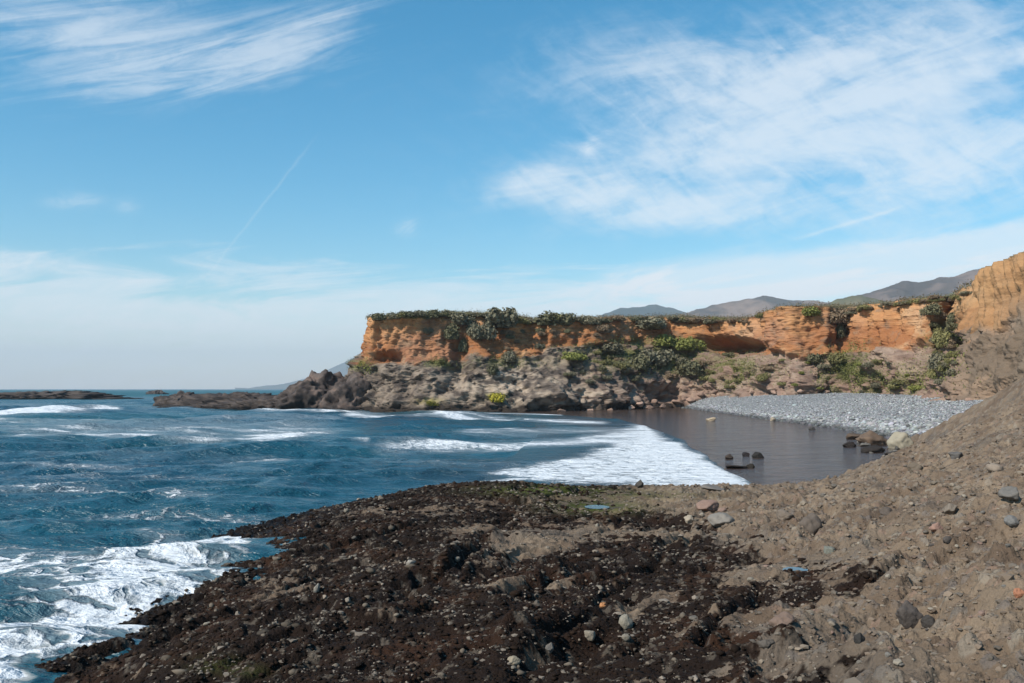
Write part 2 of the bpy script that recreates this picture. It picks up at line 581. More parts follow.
def shore_base(x, y):
    h = tps_eval(FIT, x, y)
    return np.clip(h, -2.5, 16)


def shore(x, y, full=False):
    h = shore_base(x, y)
    w = weed_amount(x, y)
    up = ss(h, -0.9, 0.6)
    strike = x * 0.82 - y * 0.57, x * 0.57 + y * 0.82          # along / across the fissures
    big = 0.20 * fbm(x * 0.17, y * 0.17, 1.0, 3)
    crack = ridged(strike[1] * 0.16 + 0.25 * fbm(x * .3, y * .3, 5.0, 2), strike[0] * 0.45, 2.0, 3, 0.55)
    fiss = ss(crack, 1.10, 1.62)
    lump = ridged(x * 0.9, y * 0.9, 7.0, 4, 0.55)
    f1, f2, cid = worley(x * 1.7 + 0.25 * pn(x * 3, y * 3, 1.), y * 1.7 + 0.25 * pn(x * 3, y * 3, 8.))
    g1, g2, gid = worley(x * 5.2 + 0.2 * pn(x * 7, y * 7, 1.), y * 5.2 + 0.2 * pn(x * 7, y * 7, 4.), 3)
    fine_ = fbm(x * 3.1, y * 3.1, 4.0, 5, 0.62)
    rocky = h * 0 + 0.8 * big + 0.040 * lump + (0.036 + 0.024 * (1 - w)) * fine_
    knob = ridged(x * 0.42, y * 0.42, 17., 5, 0.6)
    bare = rocky + 0.22 * (knob - 0.5) + 0.09 *  (cid > 0.62) * np.clip(0.45 - f1, 0, 1) * 2 + 0.05 * (gid > 0.45) * np.clip(0.5 - g1, 0, 1) * 2 - 0.16 * fiss
    grown = rocky + 0.07 * (knob - 0.5) - 0.26 * fiss + 0.042 * np.clip(0.55 - f1, 0, 1) * 2 * cid + 0.032 * np.clip(0.5 - g1, 0, 1) * 2 * gid + 0.016 * fbm(x * 6.5, y * 6.5, 9.0, 3, 0.6)
    z = h + up * (grown * w + bare * (1 - w)) + (1 - up) * 0.3 * lump
    px, py = seen_at(x, y)
    for ((x0, y0), (x1, y1), wd, dp) in CRACKS:
        ex, ey = x1 - x0, y1 - y0
        q = px + 4 * pn(x * 2., y * 2., 1.5), py + 3 * pn(x * 2., y * 2., 7.5)
        t = np.clip(((q[0] - x0) * ex + (q[1] - y0) * ey) / (ex * ex + ey * ey), 0, 1)
        dd_ = np.hypot(q[0] - x0 - t * ex, (q[1] - y0 - t * ey) * 1.3)
        k_ = np.exp(-(dd_ / wd) ** 2)
        z = z - 0.8 * dp * k_ + 0.10 * np.exp(-((dd_ - 2.2 * wd) / wd) ** 2) * dp / .3
        fiss = np.maximum(fiss, k_)
    # basins of the tide pools
    for (cx, cy, rx, ry, zz) in POOLS:
        q = np.sqrt(((x - cx) / rx) ** 2 + ((y - cy) / ry) ** 2) + 0.25 * pn(x * 1.7, y * 1.7, 3.3)
        k_ = 1 - ss(q, 0.9, 1.25) * 0.18 - 0.82 * ss(q, 1.25, 5.5)
        z = z * (1 - k_) + (zz - 0.10) * k_
    if full: return z, w, fiss, cid, gid, g1, f1, fine_, lump, h
    return z


POOLS = []
for (px, py, D, rx, ry) in [(799, 574, 17.3, 0.24, 0.42), (597, 507, 36, 0.42, 0.55)]:
    P = at(px, py, D)
    POOLS.append((P[0], P[1], rx, ry, float(shore_base(np.array(P[0]), np.array(P[1]))) + (0.10 if D < 20 else -0.04)))


nth = 1150
th = np.concatenate([np.linspace(R(-75), R(-33), 90), np.linspace(R(-32.9), R(33), nth), np.linspace(R(33.2), R(95), 120)])
rr = np.concatenate([np.exp(np.linspace(math.log(2.0), math.log(5.4), 60)), np.exp(np.linspace(math.log(5.45), math.log(72), 1380)), np.exp(np.linspace(math.log(72.2), math.log(105), 90))])
nr = len(rr)
T, RR = np.meshgrid(th, rr, indexing='ij')
X, Y = RR * np.sin(T), RR * np.cos(T)
HB = shore_base(X, Y); LAND = HB > -1.7
Z, W, FIS, CID, GID, G1, F1, FN, LU, H0 = (np.zeros(X.shape) for _ in range(10))
Z[~LAND] = HB[~LAND]
for A_, v_ in zip((Z, W, FIS, CID, GID, G1, F1, FN, LU, H0), shore(X[LAND], Y[LAND], True)): A_[LAND] = v_

def on_land(fn):
    out = np.zeros(X.shape); out[LAND] = fn(X[LAND], Y[LAND]); return out


n_pat = on_land(lambda x, y: fbm(x * 0.55, y * 0.55, 21.0, 6, 0.62)); n_s = on_land(lambda x, y: fbm(x * 2.3, y * 2.3, 31.0, 5, 0.65))
tan = np.array([0.235, 0.175, 0.12]); brown = np.array([0.135, 0.094, 0.064]); grey = np.array([0.115, 0.096, 0.078])
weedc = np.array([0.017, 0.0105, 0.0075]); weedr = np.array([0.038, 0.0185, 0.0105])
base = lerp3(brown, tan, ss(n_pat * 0.8 + n_s * 0.4, -0.7, 0.7))
base = lerp3(base, grey, 0.6 * ss(on_land(lambda x, y: fbm(x * 0.3, y * 0.3, 41., 4)), 0.0, 0.7))
st = (GID > 0.5) & (G1 < 0.36)                                       # pebbles set in the conglomerate
pal = np.array([[0.30, 0.26, 0.21], [0.16, 0.15, 0.145], [0.30, 0.19, 0.14], [0.21, 0.20, 0.18], [0.12, 0.105, 0.095], [0.33, 0.29, 0.23], [0.25, 0.17, 0.12]])
pc = pal[(GID * 97).astype(int) % len(pal)]
base = lerp3(base, pc, 0.38 * st * (1 - W))
# weed cover in patches
px_, py_ = proj(np.stack([X, Y, Z], -1))
def blob(px, py, rx, ry): return np.exp(-(((px_ - px) / rx) ** 2 + ((py_ - py) / ry) ** 2))
cover = on_land(cover_amount) - 0.4 * (CID > 0.86) * (F1 < 0.35)
cv = ss(cover, 0.12, 0.36)
wc = lerp3(weedc, weedr, ss(on_land(lambda x, y: fbm(x * 0.6, y * 0.6, 51., 4)), -0.2, 0.8))
speck = on_land(lambda x, y: fbm(x * 4.3, y * 4.3, 61., 4, 0.65))
wc = lerp3(wc, np.array([0.12, 0.098, 0.075]), 0.65 * ss(speck, 0.34, 0.62))
base = lerp3(base, wc, cv)

# green algae by the water's edge, and dark wet rock just above it
alg = blob(545, 490, 60, 5) + blob(595, 507, 45, 6) + 0.5 * blob(650, 495, 60, 4) + 0.35 * blob(220, 665, 30, 8) + 0.3 * blob(250, 672, 20, 6)
base = lerp3(base, np.array([0.075, 0.085, 0.018]), np.clip(alg * ss(n_s + 0.4, -0.3, 0.5), 0, 0.9))
wetk = 1 - ss(Z + 0.25 * n_s, 0.1, 0.75)
base = base * (1 - 0.6 * wetk[..., None])
V = np.stack([X, Y, Z], -1).reshape(-1, 3)
ff = grid_faces(len(th), nr, Z > -1.3)
V, ff, cc, wa = compact(V, ff, base.reshape(-1, 3), np.clip(wetk + 0.1 * cv, 0, 1).reshape(-1))
terrain = build('rock_terrain', V, ff, M_shore, col=cc, attrs={'wet': wa})
setting(terrain, 'dark weed-grown rock slab rising into a brown gravelly slope beside the sea', 'rocky shore')
GX, GY, GZ = X, Y, Z


def shore_hit(px, py):
    """where the line of sight through that point of the photograph meets the slab"""
    i = int(np.argmin(np.abs(th - math.atan2(px - 512, F))))
    m_ = GY[i] > 4
    x, D, z = GX[i][m_], GY[i][m_], GZ[i][m_]
    zr = EYE + (HY - py) / F * D
    j = int(np.argmax(z >= zr))
    if z[j] < zr[j]: return None
    return float(x[j]), float(D[j]), float(z[j])

for i, (cx, cy, rx, ry, zz) in enumerate(POOLS):
    a = np.linspace(0, 2 * math.pi, 48, endpoint=False)
    k_ = 1.12
    ring = np.stack([cx + k_ * rx * np.cos(a), cy + k_ * ry * np.sin(a), np.full(48, zz - 0.045)], -1)
    VV = np.vstack([[cx, cy, zz - 0.045], ring])
    fz = np.array([[0, 1 + j, 1 + (j + 1) % 48] for j in range(48)])
    o = build('tide_pool_water', VV, fz, M_pool)
    setting(o, ['small blue tide pool at the edge of the dark weed and the brown slope', 'small green-rimmed tide pool near the outer edge of the slab'][i], 'tide pool')

# ------------------------------------------------------------------ cove: swash line, wet sand, shingle
SW_Y = np.array([40, 48, 53.4, 62.5, 78, 101, 128, 153, 183, 215])
SW_X = np.array([12, 12.0, 12.5, 13.0, 14.6, 16.8, 17.3, 17.4, 9.0, -8.0])
LE_Y = np.array([40, 60, 75, 89, 104, 125, 147, 180, 225, 260])
LE_X = np.array([24, 29, 33, 35.5, 37, 38, 38.5, 39.5, 41, 44])


def swash(y): return np.interp(y, SW_Y, SW_X)
def beach_edge(y): return np.interp(y, LE_Y, LE_X)


def sand_z(x, y):
    s = x - swash(y); L = beach_edge(y) - swash(y)
    return 0.5 * s / np.maximum(L, 4) + 0.012 * fbm(x * 0.25, y * 0.1, 2.0, 3) - 0.02


SL_Y = np.array([60, 80, 106, 136, 158, 172, 195, 216, 232])
SL_L = np.array([10, 11, 15.5, 22, 31, 30, 17.5, 10.5, 8])


def shingle_z(x, y):
    s = x - beach_edge(y); L = np.interp(y, SL_Y, SL_L)
    return 0.5 + np.where(s > 0, 3.25 * np.tanh(1.25 * np.maximum(s, 0) / L) / math.tanh(1.25), 0.3 * s) + 0.10 * fbm(x * 0.25, y * 0.25, 8., 4)


nx, ny = 260, 420
xs = np.linspace(-3, 1, nx)
yv = np.exp(np.linspace(math.log(40), math.log(236), ny))
SX = np.linspace(0, 1, nx)[:, None] * (beach_edge(yv) + 5 - (swash(yv) - 2.5))[None] + (swash(yv) - 2.5)[None]
SY = np.broadcast_to(yv[None], SX.shape)
SZ = sand_z(SX, SY)
o = build('wet_sand', np.stack([SX, SY, SZ], -1).reshape(-1, 3), grid_faces(nx, ny), M_wet)
setting(o, 'dark wet sand with a film of water inside the cove', 'wet sand')

nx, ny = 260, 420
SX = np.linspace(-2.5, 60, nx)[:, None] + beach_edge(yv)[None]
SY = np.broadcast_to(yv[None], SX.shape)
SZ = shingle_z(SX, SY)
o = build('pebble_beach', np.stack([SX, SY, SZ], -1).reshape(-1, 3), grid_faces(nx, ny), M_shingle)
setting(o, 'grey shingle beach curving below the orange cliffs', 'beach')

npb = 62000
py_ = np.exp(rng.uniform(math.log(66), math.log(232), npb * 2)); 
ps = rng.beta(1.0, 1.3, npb * 2) * 36 - 1.2
pxx = beach_edge(py_) + ps
vis = np.abs(pxx / py_ - 0.28) < 0.38
py_, ps, pxx = py_[vis][:npb], ps[vis][:npb], pxx[vis][:npb]; npb = len(py_)
IV, IF = ico(1)
siz = np.exp(rng.normal(-2.85, 0.45, npb)) * (1 + 1.1 * np.exp(-((ps - 1.0) / 3) ** 2))
VV = IV[None] * rng.uniform(0.8, 1.2, (npb, len(IV), 1)) * (siz[:, None] * rng.uniform(0.7, 1.3, (npb, 3)) * np.array([1, 1, 0.65]))[:, None]
VV = VV + np.stack([pxx, py_, shingle_z(pxx, py_) + 0.15 * siz], -1)[:, None]
gcol = np.clip(rng.normal(0.275, 0.10, npb), 0.08, 0.65)[:, None] * np.array([1.0, 1.0, 0.99]) * rng.uniform(0.93, 1.07, (npb, 3))
gcol *= (0.35 + 0.65 * ss(ps, 0.0, 1.6))[:, None]
o = build('beach_pebbles', VV.reshape(-1, 3), (IF[None] + (np.arange(npb) * len(IV))[:, None, None]).reshape(-1, 3), M_pebble, col=np.repeat(gcol, len(IV), 0))
setting(o, 'grey and white pebbles covering the shingle beach', 'pebbles', 'stuff')

# ------------------------------------------------------------------ sea
pyr = np.concatenate([np.linspace(760, 520, 300), np.linspace(519.4, 425, 240), np.linspace(424.7, 394, 150), np.linspace(393.7, 389.9, 24)])
yr = F * EYE / (pyr - HY)
yr = np.concatenate([yr, [9000, 15500]])
sl = np.concatenate([np.linspace(-3.2, -0.66, 60), np.linspace(-0.65, 0.45, 1100), np.linspace(0.47, 3.2, 60)])
SLP, SY = np.meshgrid(sl, yr, indexing='ij')
SX = SLP * SY
spx, spy = 512 + F * SLP, HY + F * EYE / SY
dyr = np.abs(np.gradient(yr))[None] * np.ones_like(SX)
wr = np.random.default_rng(5)
hz = np.zeros_like(SX)
wxp = SX + 1.6 * fbm(SX * 0.09, SY * 0.09, 1., 2); wyp = SY + 1.6 * fbm(SX * 0.09, SY * 0.09, 9., 2)
for lam in np.exp(np.linspace(math.log(1.3), math.log(34), 30)):
    a_ = -math.pi / 2 + 0.55 + wr.normal(0, 0.42)
    kx, ky = math.cos(a_) * 2 * math.pi / lam, math.sin(a_) * 2 * math.pi / lam
    amp = 0.0165 * lam ** 0.72
    hz = hz + amp * ss(lam / dyr, 2.2, 5.0) * (1 - np.abs(np.sin(0.5 * (kx * wxp + ky * wyp) + wr.uniform(0, 6.28))) * 2 + 0.27)
calm = ss(SX - swash(SY), -26, -2) * (SY < 230) * (SY > 40) * 0.8
hz *= (1 - calm)
murk = np.zeros_like(SX); foam = np.zeros_like(SX)


def stroke(pts, w, s, soft=1.0):
    """a band of foam lying on the water along a line"""
    global foam
    d = np.full(SX.shape, 1e9)
    for (x0, y0), (x1, y1) in zip(pts[:-1], pts[1:]):
        ex, ey = x1 - x0, y1 - y0
        k_ = 6.0                                     # bands look k_ times narrower across than along
        t = np.clip(((spx - x0) * ex + (spy - y0) * ey * k_ * k_) / (ex * ex + ey * ey * k_ * k_ + 1e-9), 0, 1)
        d = np.minimum(d, np.hypot((spx - x0 - t * ex) / k_, spy - y0 - t * ey))
    foam = np.maximum(foam, s * np.exp(-(d / w) ** 2 * soft))


def area(poly, s, edge=6.0):
    global foam
    poly = np.array(poly, float); n = len(poly)
    d = np.full(SX.shape, 1e9); inside = np.zeros(SX.shape, bool)
    for i in range(n):
        (x0, y0), (x1, y1) = poly[i], poly[(i + 1) % n]
        ex, ey = x1 - x0, y1 - y0
        t = np.clip(((spx - x0) * ex / 9 + (spy - y0) * ey) / (ex * ex / 9 + ey * ey + 1e-9), 0, 1)
        d = np.minimum(d, np.hypot((spx - x0 - t * ex) / 3, spy - y0 - t * ey))
        c_ = ((y0 > spy) != (y1 > spy)) & (spx < (x1 - x0) * (spy - y0) / (y1 - y0 + 1e-12) + x0)
        inside ^= c_
    sd = np.where(inside, -d, d) + edge * 0.6 * fbm(SX * 0.15, SY * 0.08, 3., 3)
    foam = np.maximum(foam, s * (1 - ss(sd, -edge, edge)))


stroke([(-40, 416), (30, 415), (70, 412), (106, 410)], 3.4, 0.84)
stroke([(-20, 398), (40, 398)], 1.0, 0.6)
stroke([(20, 440), (120, 437), (200, 440), (300, 434)], 4.5, 0.66)
stroke([(110, 425), (200, 424), (300, 426)], 4.5, 0.50)
stroke([(40, 432), (310, 430)], 10.0, 0.55)
stroke([(-40, 428), (60, 430)], 5.0, 0.50)
stroke([(0, 422), (160, 421), (330, 418)], 4.0, 0.50)
stroke([(-40, 462), (150, 466), (280, 462)], 4.0, 0.46)
stroke([(-40, 498), (60, 492), (200, 500)], 5.0, 0.46)
stroke([(150, 530), (260, 536)], 5.0, 0.46)
stroke([(-40, 452), (120, 456), (260, 458)], 6.0, 0.36)
stroke([(-40, 405), (130, 406), (230, 412)], 3.0, 0.42)
stroke([(120, 398), (260, 396)], 2.0, 0.40)
stroke([(60, 475), (220, 480)], 5.0, 0.40)
stroke([(180, 575), (262, 546), (350, 512), (430, 498)], 4.0, 0.50)
stroke([(-40, 520), (100, 512), (260, 516)], 8.0, 0.40)
stroke([(0, 470), (120, 490)], 5.0, 0.36)
stroke([(250, 440), (400, 436)], 4.0, 0.36)
stroke([(240, 411.3), (400, 412.0), (500, 413.5), (560, 415)], 0.9, 0.62)
stroke([(350, 415), (430, 417.5), (500, 419), (600, 423)], 2.6, 0.66)
stroke([(395, 450), (460, 446), (540, 444), (640, 440)], 6.0, 0.64)
stroke([(470, 434), (560, 431), (640, 431)], 5.0, 0.54)
stroke([(380, 458), (470, 464), (560, 470)], 5.0, 0.42)
stroke([(430, 487), (480, 484), (530, 478)], 2.4, 0.62)
stroke([(340, 446), (365, 447)], 1.6, 0.6)
stroke([(320, 462), (420, 466)], 2.5, 0.34)
area([(480, 474), (560, 458), (600, 446), (560, 440), (610, 428), (645, 425), (760, 492), (700, 494), (560, 484)], 0.68, 7)
area([(610, 452), (645, 425), (765, 492), (690, 494), (600, 470), (590, 445)], 0.72, 6)
area([(-40, 545), (130, 535), (250, 520), (240, 548), (200, 580), (150, 640), (20, 700), (-40, 700)], 0.50, 24)
area([(100, 600), (140, 582), (215, 570), (285, 552), (250, 600), (200, 640), (110, 622)], 0.55, 16)
area([(-40, 640), (60, 622), (130, 618), (220, 640), (120, 690), (-40, 700)], 0.52, 16)
area([(-40, 548), (40, 548), (90, 570), (60, 590), (-40, 590)], 0.58, 14)
area([(-40, 655), (30, 650), (60, 675), (20, 700), (-40, 700)], 0.57, 12)
stroke([(-60, 505), (60, 500), (180, 470)], 5, 0.30)
foam = np.maximum(foam, 0.46 * ss(fbm(SX * 0.05, SY * 0.05, 6., 3), 0.0, 0.8) * (spy > 395))
zt = np.full(SX.shape, -3.0)
nearm = (SY < 60) & (SX > -16) & (SX < 26)
zt[nearm] = shore_base(SX[nearm], SY[nearm])
lap = ss(zt, -1.0, -0.35) * (1 - ss(zt, 0.15, 0.4)) * ss(SY, 55, 40)
foam = np.maximum(foam, (0.56 + 0.12 * ss(spx, 300, 200)) * lap * ss(spx, 520, 300))
s_sw = SX - swash(SY) + 0.35 * fbm(SX * 0.10, SY * 0.06, 31., 3)
foam = np.where((SY > 42) & (SY < 200), foam + 0.10 * np.exp(-((s_sw + 0.6) / 1.2) ** 2) * (foam > 0.3), foam)
murk = 0.6 * ss(s_sw, -30, -4) * (SY > 46) * (SY < 200) * ss(fbm(SX * .12, SY * .03, 4., 3), -0.5, 0.4)
murk = np.clip(murk, 0, 1)
teal = np.clip(0.35 + 0.5 * fbm(SX * 0.02, SY * 0.012, 12., 3) + 0.6 * ss(SY, 250, 900) + 0.2 * ss(SY, 60, 20), 0, 1)
# the breaking crest far out and foam thickness
crest = np.exp(-(((spx - 55) / 62) ** 2)) * np.exp(-((spy - (413.5 - 0.035 * (spx - 55))) / 2.2) ** 2)
hz = hz + 1.0 * crest + 0.10 * np.clip(foam - 0.4, 0, 1) * (1 + 0.5 * fbm(SX * 0.6, SY * 0.6, 2., 3))
zone_ = (s_sw > -14) & (SY > 42) & (SY < 200)
hz = np.where(zone_, np.maximum(hz, 0.035 + 0.05 * np.clip(foam - 0.4, 0, 1)), hz)
in_sand = ss(s_sw, 0.2, 2.2) * (SY > 42) * (SY < 225)
hz = hz * (1 - in_sand) - 0.7 * in_sand
hz = np.where((SY > 225) & (SX > 10), -0.7, hz)
far = ss(SY, 35, 110)
V = np.stack([SX, SY, hz], -1).reshape(-1, 3)
sea = build('sea', V, grid_faces(len(sl), len(yr))[:, ::-1], M_sea,
            attrs={'foam': foam.ravel(), 'murk': murk.ravel(), 'far': far.ravel(), 'open': ss(SY, 180, 900).ravel(), 'teal': teal.ravel()})
setting(sea, 'blue sea with white foam breaking towards the cove', 'sea')

# ------------------------------------------------------------------ cliffs: lofted through surveyed stations, then eroded
ST = [  # base, lower slope, foot of the orange beds, rim      (px, py, depth)
    [(335, 404, 330), (356, 378, 332), (370, 352, 334), (385, 332, 336)],
    [(330, 408, 262), (350, 384, 262), (367, 356, 262), (375, 322, 262)],
    [(338, 411, 226), (354, 384, 228), (366, 357, 230), (372, 318, 231)],
    [(362, 411, 213), (364, 387, 217), (367, 364, 220), (375, 317, 222)],
    [(400, 411, 209), (400, 388, 214), (400, 366, 218), (408, 315, 221)],
    [(440, 411, 207), (440, 386, 213), (440, 360, 217), (440, 314, 222)],
    [(470, 411, 206), (470, 385, 213), (470, 356, 218), (470, 313, 226)],
    [(500, 411, 205), (498, 384, 212), (500, 358, 219), (500, 314, 227)],
    [(522, 411, 206), (520, 385, 213), (521, 356, 222), (524, 321, 229)],
    [(550, 411, 207), (550, 383, 214), (550, 352, 224), (550, 317, 230)],
    [(600, 411, 212), (600, 386, 218), (600, 346, 229), (600, 318, 234)],
    [(640, 410, 220), (640, 389, 226), (640, 341, 238), (640, 317, 242)],
    [(670, 405, 229), (670, 388, 232), (674, 341, 241), (672, 317, 245)],
    [(700, 399, 227), (700, 384, 229), (708, 348, 236), (702, 318, 242)],
    [(735, 394, 216), (735, 379, 219), (738, 354, 227), (742, 319, 231)],
    [(760, 393, 205), (760, 377, 207), (760, 357, 211), (764, 313, 216)],
    [(790, 393, 198), (790, 373, 200), (790, 359, 203), (790, 307, 208)],
    [(818, 394, 194), (818, 373, 197), (822, 354, 201), (818, 307, 207)],
    [(845, 395, 193), (845, 373, 198), (846, 352, 203), (843, 310, 209)],
    [(870, 395, 186), (870, 373, 190), (870, 347, 196), (868, 305, 202)],
    [(900, 396, 178), (900, 371, 181), (900, 345, 186), (905, 300, 192)],
    [(924, 398, 170), (924, 373, 173), (928, 347, 180), (934, 297, 186)],
    [(942, 398, 161), (946, 376, 170), (953, 347, 181), (958, 296, 190)],
    [(936, 401, 136), (948, 374, 136), (966, 338, 140), (978, 283, 144)],
    [(950, 403, 118), (962, 376, 119), (980, 335, 121), (986, 270, 122)],
    [(985, 408, 106), (994, 376, 108), (1006, 328, 111), (1008, 262, 114)],
    [(1040, 415, 96), (1046, 372, 97), (1054, 312, 100), (1050, 244, 104)],
    [(1150, 440, 78), (1150, 370, 80), (1155, 290, 84), (1150, 205, 89)],
    [(1400, 470, 58), (1400, 360, 60), (1400, 240, 64), (1400, 120, 68)],
    [(1900, 470, 45), (1900, 330, 48), (1900, 180, 51), (1900, 40, 54)],
]
SP = np.array([[at(*q) for q in s] for s in ST])          # station, ring, xyz
SP[2:12, 0, 2] = -1.0                                     # foot below the water
SP[:2, 0, 2] = -1.0


def smooth_interp(t, Pk):
    """Catmull-Rom-like (monotone limited tangents) through rows of Pk at integer t"""
    n = len(Pk); i = np.clip(np.floor(t).astype(int), 0, n - 2); u = (t - i)[:, None, None]
    tg = np.zeros_like(Pk); tg[1:-1] = 0.5 * (Pk[2:] - Pk[:-2]); tg[0] = Pk[1] - Pk[0]; tg[-1] = Pk[-1] - Pk[-2]
    tg *= 0.75
    h00 = 2 * u ** 3 - 3 * u ** 2 + 1; h10 = u ** 3 - 2 * u ** 2 + u; h01 = -2 * u ** 3 + 3 * u ** 2; h11 = u ** 3 - u ** 2
    return h00 * Pk[i] + h10 * tg[i] + h01 * Pk[i + 1] + h11 * tg[i + 1]


# even spacing along the cliff as seen from the cove
seg = np.linalg.norm(np.diff(SP[:, 1], axis=0), axis=1) / SP[:-1, 1, 1] * 200
seg = np.maximum(seg, 3.0)
cum = np.concatenate([[0], np.cumsum(seg)])
NU = 1250
t = np.interp(np.linspace(0, cum[-1], NU), cum, np.arange(len(cum)))
rings = smooth_interp(t, SP)                              # NU, 4, 3
# rows: base->low 60, low->mid 80, mid->top 140, plateau 30
rows = []; vtag = []
for dz_ in (6, 3, 1):
    q = rings[:, 0].copy(); q[:, 2] -= dz_; rows.append(q); vtag.append(0.0)
for r0, r1, n in ((0, 1, 70), (1, 2, 80), (2, 3, 150)):
    for j in range(n):
        k_ = j / n
        rows.append(rings[:, r0] * (1 - k_) + rings[:, r1] * k_); vtag.append(r0 + k_)
topr = rings[:, 3]
bd = np.zeros((NU, 3)); tt = np.linspace(0, 1, NU)
bd[:, 0] = 0.25 + 0.75 * ss(topr[:, 0], 20, 80); bd[:, 1] = 1.0 - 0.65 * ss(topr[:, 0], 20, 80)
for j, dd in enumerate(list(np.linspace(0, 30, 45)) + [40, 60, 100, 200, 500, 1200]):
    q = topr + bd * dd; q[:, 2] += 0.035 * min(dd, 60) + 0.004 * dd
    rows.append(q); vtag.append(3 + dd / 30)
A_ = np.array
CG = np.stack(rows, 1)                                    # NU, NV, 3
VT = np.array(vtag)[None] * np.ones((NU, 1))
NV = CG.shape[1]
gu = np.gradient(CG, axis=0); gv = np.gradient(CG, axis=1)
nn = np.cross(gu, gv)
nn /= np.linalg.norm(nn, axis=2)[..., None] + 1e-9
# face the viewer's side
flip = np.sign((nn * (np.array([0, 0, EYE]) - CG)).sum(2, keepdims=True)); flip[VT >= 3] = 1
nn = nn * np.where(flip == 0, 1, flip)
nh = nn * np.stack([np.ones_like(VT), np.ones_like(VT), 0.25 * (1 - ss(VT, 2.3, 2.9))], -1)
rimrow = int(np.argmax(VT[0] >= 3)) - 2
rn = nn[:, rimrow:rimrow + 1] * A_([1, 1, 0]); nh = np.where((VT >= 2.93)[..., None], rn, nh)
along = np.concatenate([[0], np.cumsum(np.linalg.norm(np.diff(CG[:, 150], axis=0), axis=1))])[:, None] * np.ones((1, NV))
x, y, z = CG[..., 0], CG[..., 1], CG[..., 2]
cpx, cpy = proj(CG)
bluff = ss(cpx, 940, 985)                                 # the nearer bluff is smoother and greyer
orange = ss(VT + 0.30 * fbm(along * 0.09, VT * 0.8 + 3., 0., 5, 0.55), 1.92, 2.08)
flat = ss(VT, 3.0, 3.12)
rim = ss(VT, 2.55, 3.0)
low = (1 - orange)
zq = z + 0.7 * fbm(along * 0.05, z * 0.05, 4., 3)
strata = 0.55 * pn(zq * 0.55, along * 0.012, 1.) + 0.35 * pn(zq * 1.5, along * 0.03, 2.) + 0.3 * pn(zq * 3.1, along * 0.05, 3.)
flute = ridged(along * 0.22 + 0.3 * pn(along * .1, z * .2, 2.), z * 0.05, 5., 4, 0.55)
soft_n = fbm(x * 0.07, y * 0.07, z * 0.09, 4)
crag = ridged(x * 0.085, y * 0.085, z * 0.11, 6, 0.50)
crag_f = fbm(x * 0.8, y * 0.8, z * 0.9, 4, 0.6)
d = 1.6 * soft_n * (1 - flat)
d = d + orange * (1 - flat) * ((0.46 - 0.20 * rim) * strata * (1 - 0.8 * bluff) + (0.55 + 0.45 * rim) * 0.9 * (flute - 0.6) * (1 - 0.5 * bluff) + 0.30 * (1 - 0.6 * bluff) * crag_f + 0.8 * bluff * (ridged(along * 0.45 + 0.2 * pn(along * .3, z * .3, 2.), z * 0.05, 8., 4, 0.5) - 0.6) + 0.6 * (1 - 0.8 * bluff) * (ridged(x * 0.33, y * 0.33, z * 0.28, 5, 0.6) - 0.5))
butt = fbm(along * 0.05, z * 0.03, 19., 3)
d = d + low * (1 - flat) * ((3.2 - 1.9 * bluff) * (crag - 0.6) + 0.30 * crag_f + 2.2 * butt * (1 - bluff) - (1 - 0.7 * bluff) * ss(ridged(along * 0.16 + 0.4 * pn(z * .3, along * .05, 2.), z * 0.10, 23., 4, 0.6), 0.7, 1.5) - 0.5 * (1 - 0.6 * bluff) * ss(ridged(x * 0.5, y * 0.5, z * 0.4, 3, 0.6), 0.9, 1.4))
gul = ridged(along * 0.085, z * 0.02, 9., 3, 0.5)
d = d - orange * (1 - flat) * 1.5 * ss(gul, 1.05, 1.5) * (1 - bluff)


def carve(px, py, rx, ry, depth):
    return depth * np.exp(-(((cpx - px) / rx) ** 2 + ((cpy - py) / ry) ** 2) ** 1.5)


d = d - (1 - flat) * (carve(384, 358, 15, 6, 4.5) + carve(728, 348, 28, 8, 7.0) + carve(716, 343, 30, 6, 4.0) + carve(462, 358, 9, 22, 4.5) + carve(842, 328, 7, 20, 2.2)
                      + carve(832, 342, 9, 9, 1.0) + carve(757, 330, 3.5, 16, 3.0) + carve(497, 343, 7, 18, 2.5) + carve(640, 345, 10, 8, 2.0) + carve(560, 345, 12, 5, 2.0)
                      + carve(935, 325, 10, 14, 1.5) + carve(976, 310, 3.2, 30, 2.2) + carve(950, 398, 9, 6, 2.5) + carve(530, 330, 7, 10, 2.0)
                      + carve(410, 388, 9, 14, 3.0) + carve(345, 395, 5, 20, 4.0) + carve(452, 378, 12, 18, 3.0))
d = d + (1 - flat) * (-carve(530, 395, 40, 14, -3.0) - carve(580, 398, 35, 12, -2.5) - carve(775, 385, 14, 10, -3.0) - carve(802, 383, 12, 10, -3.0) - carve(420, 380, 18, 16, -2.5)
                      - carve(905, 380, 14, 16, -2.0))
CP = CG + nh * d[..., None]
CP[..., 2] += flat * (0.5 * fbm(x * 0.1, y * 0.1, 1., 4) + 0.25 * fbm(x * 0.6, y * 0.6, 3., 3))
CP[..., 2] = CP[..., 2] + (1 - flat) * 0.25 * crag_f * (VT > 0.3) * (1 - ss(VT, 2.3, 2.9))
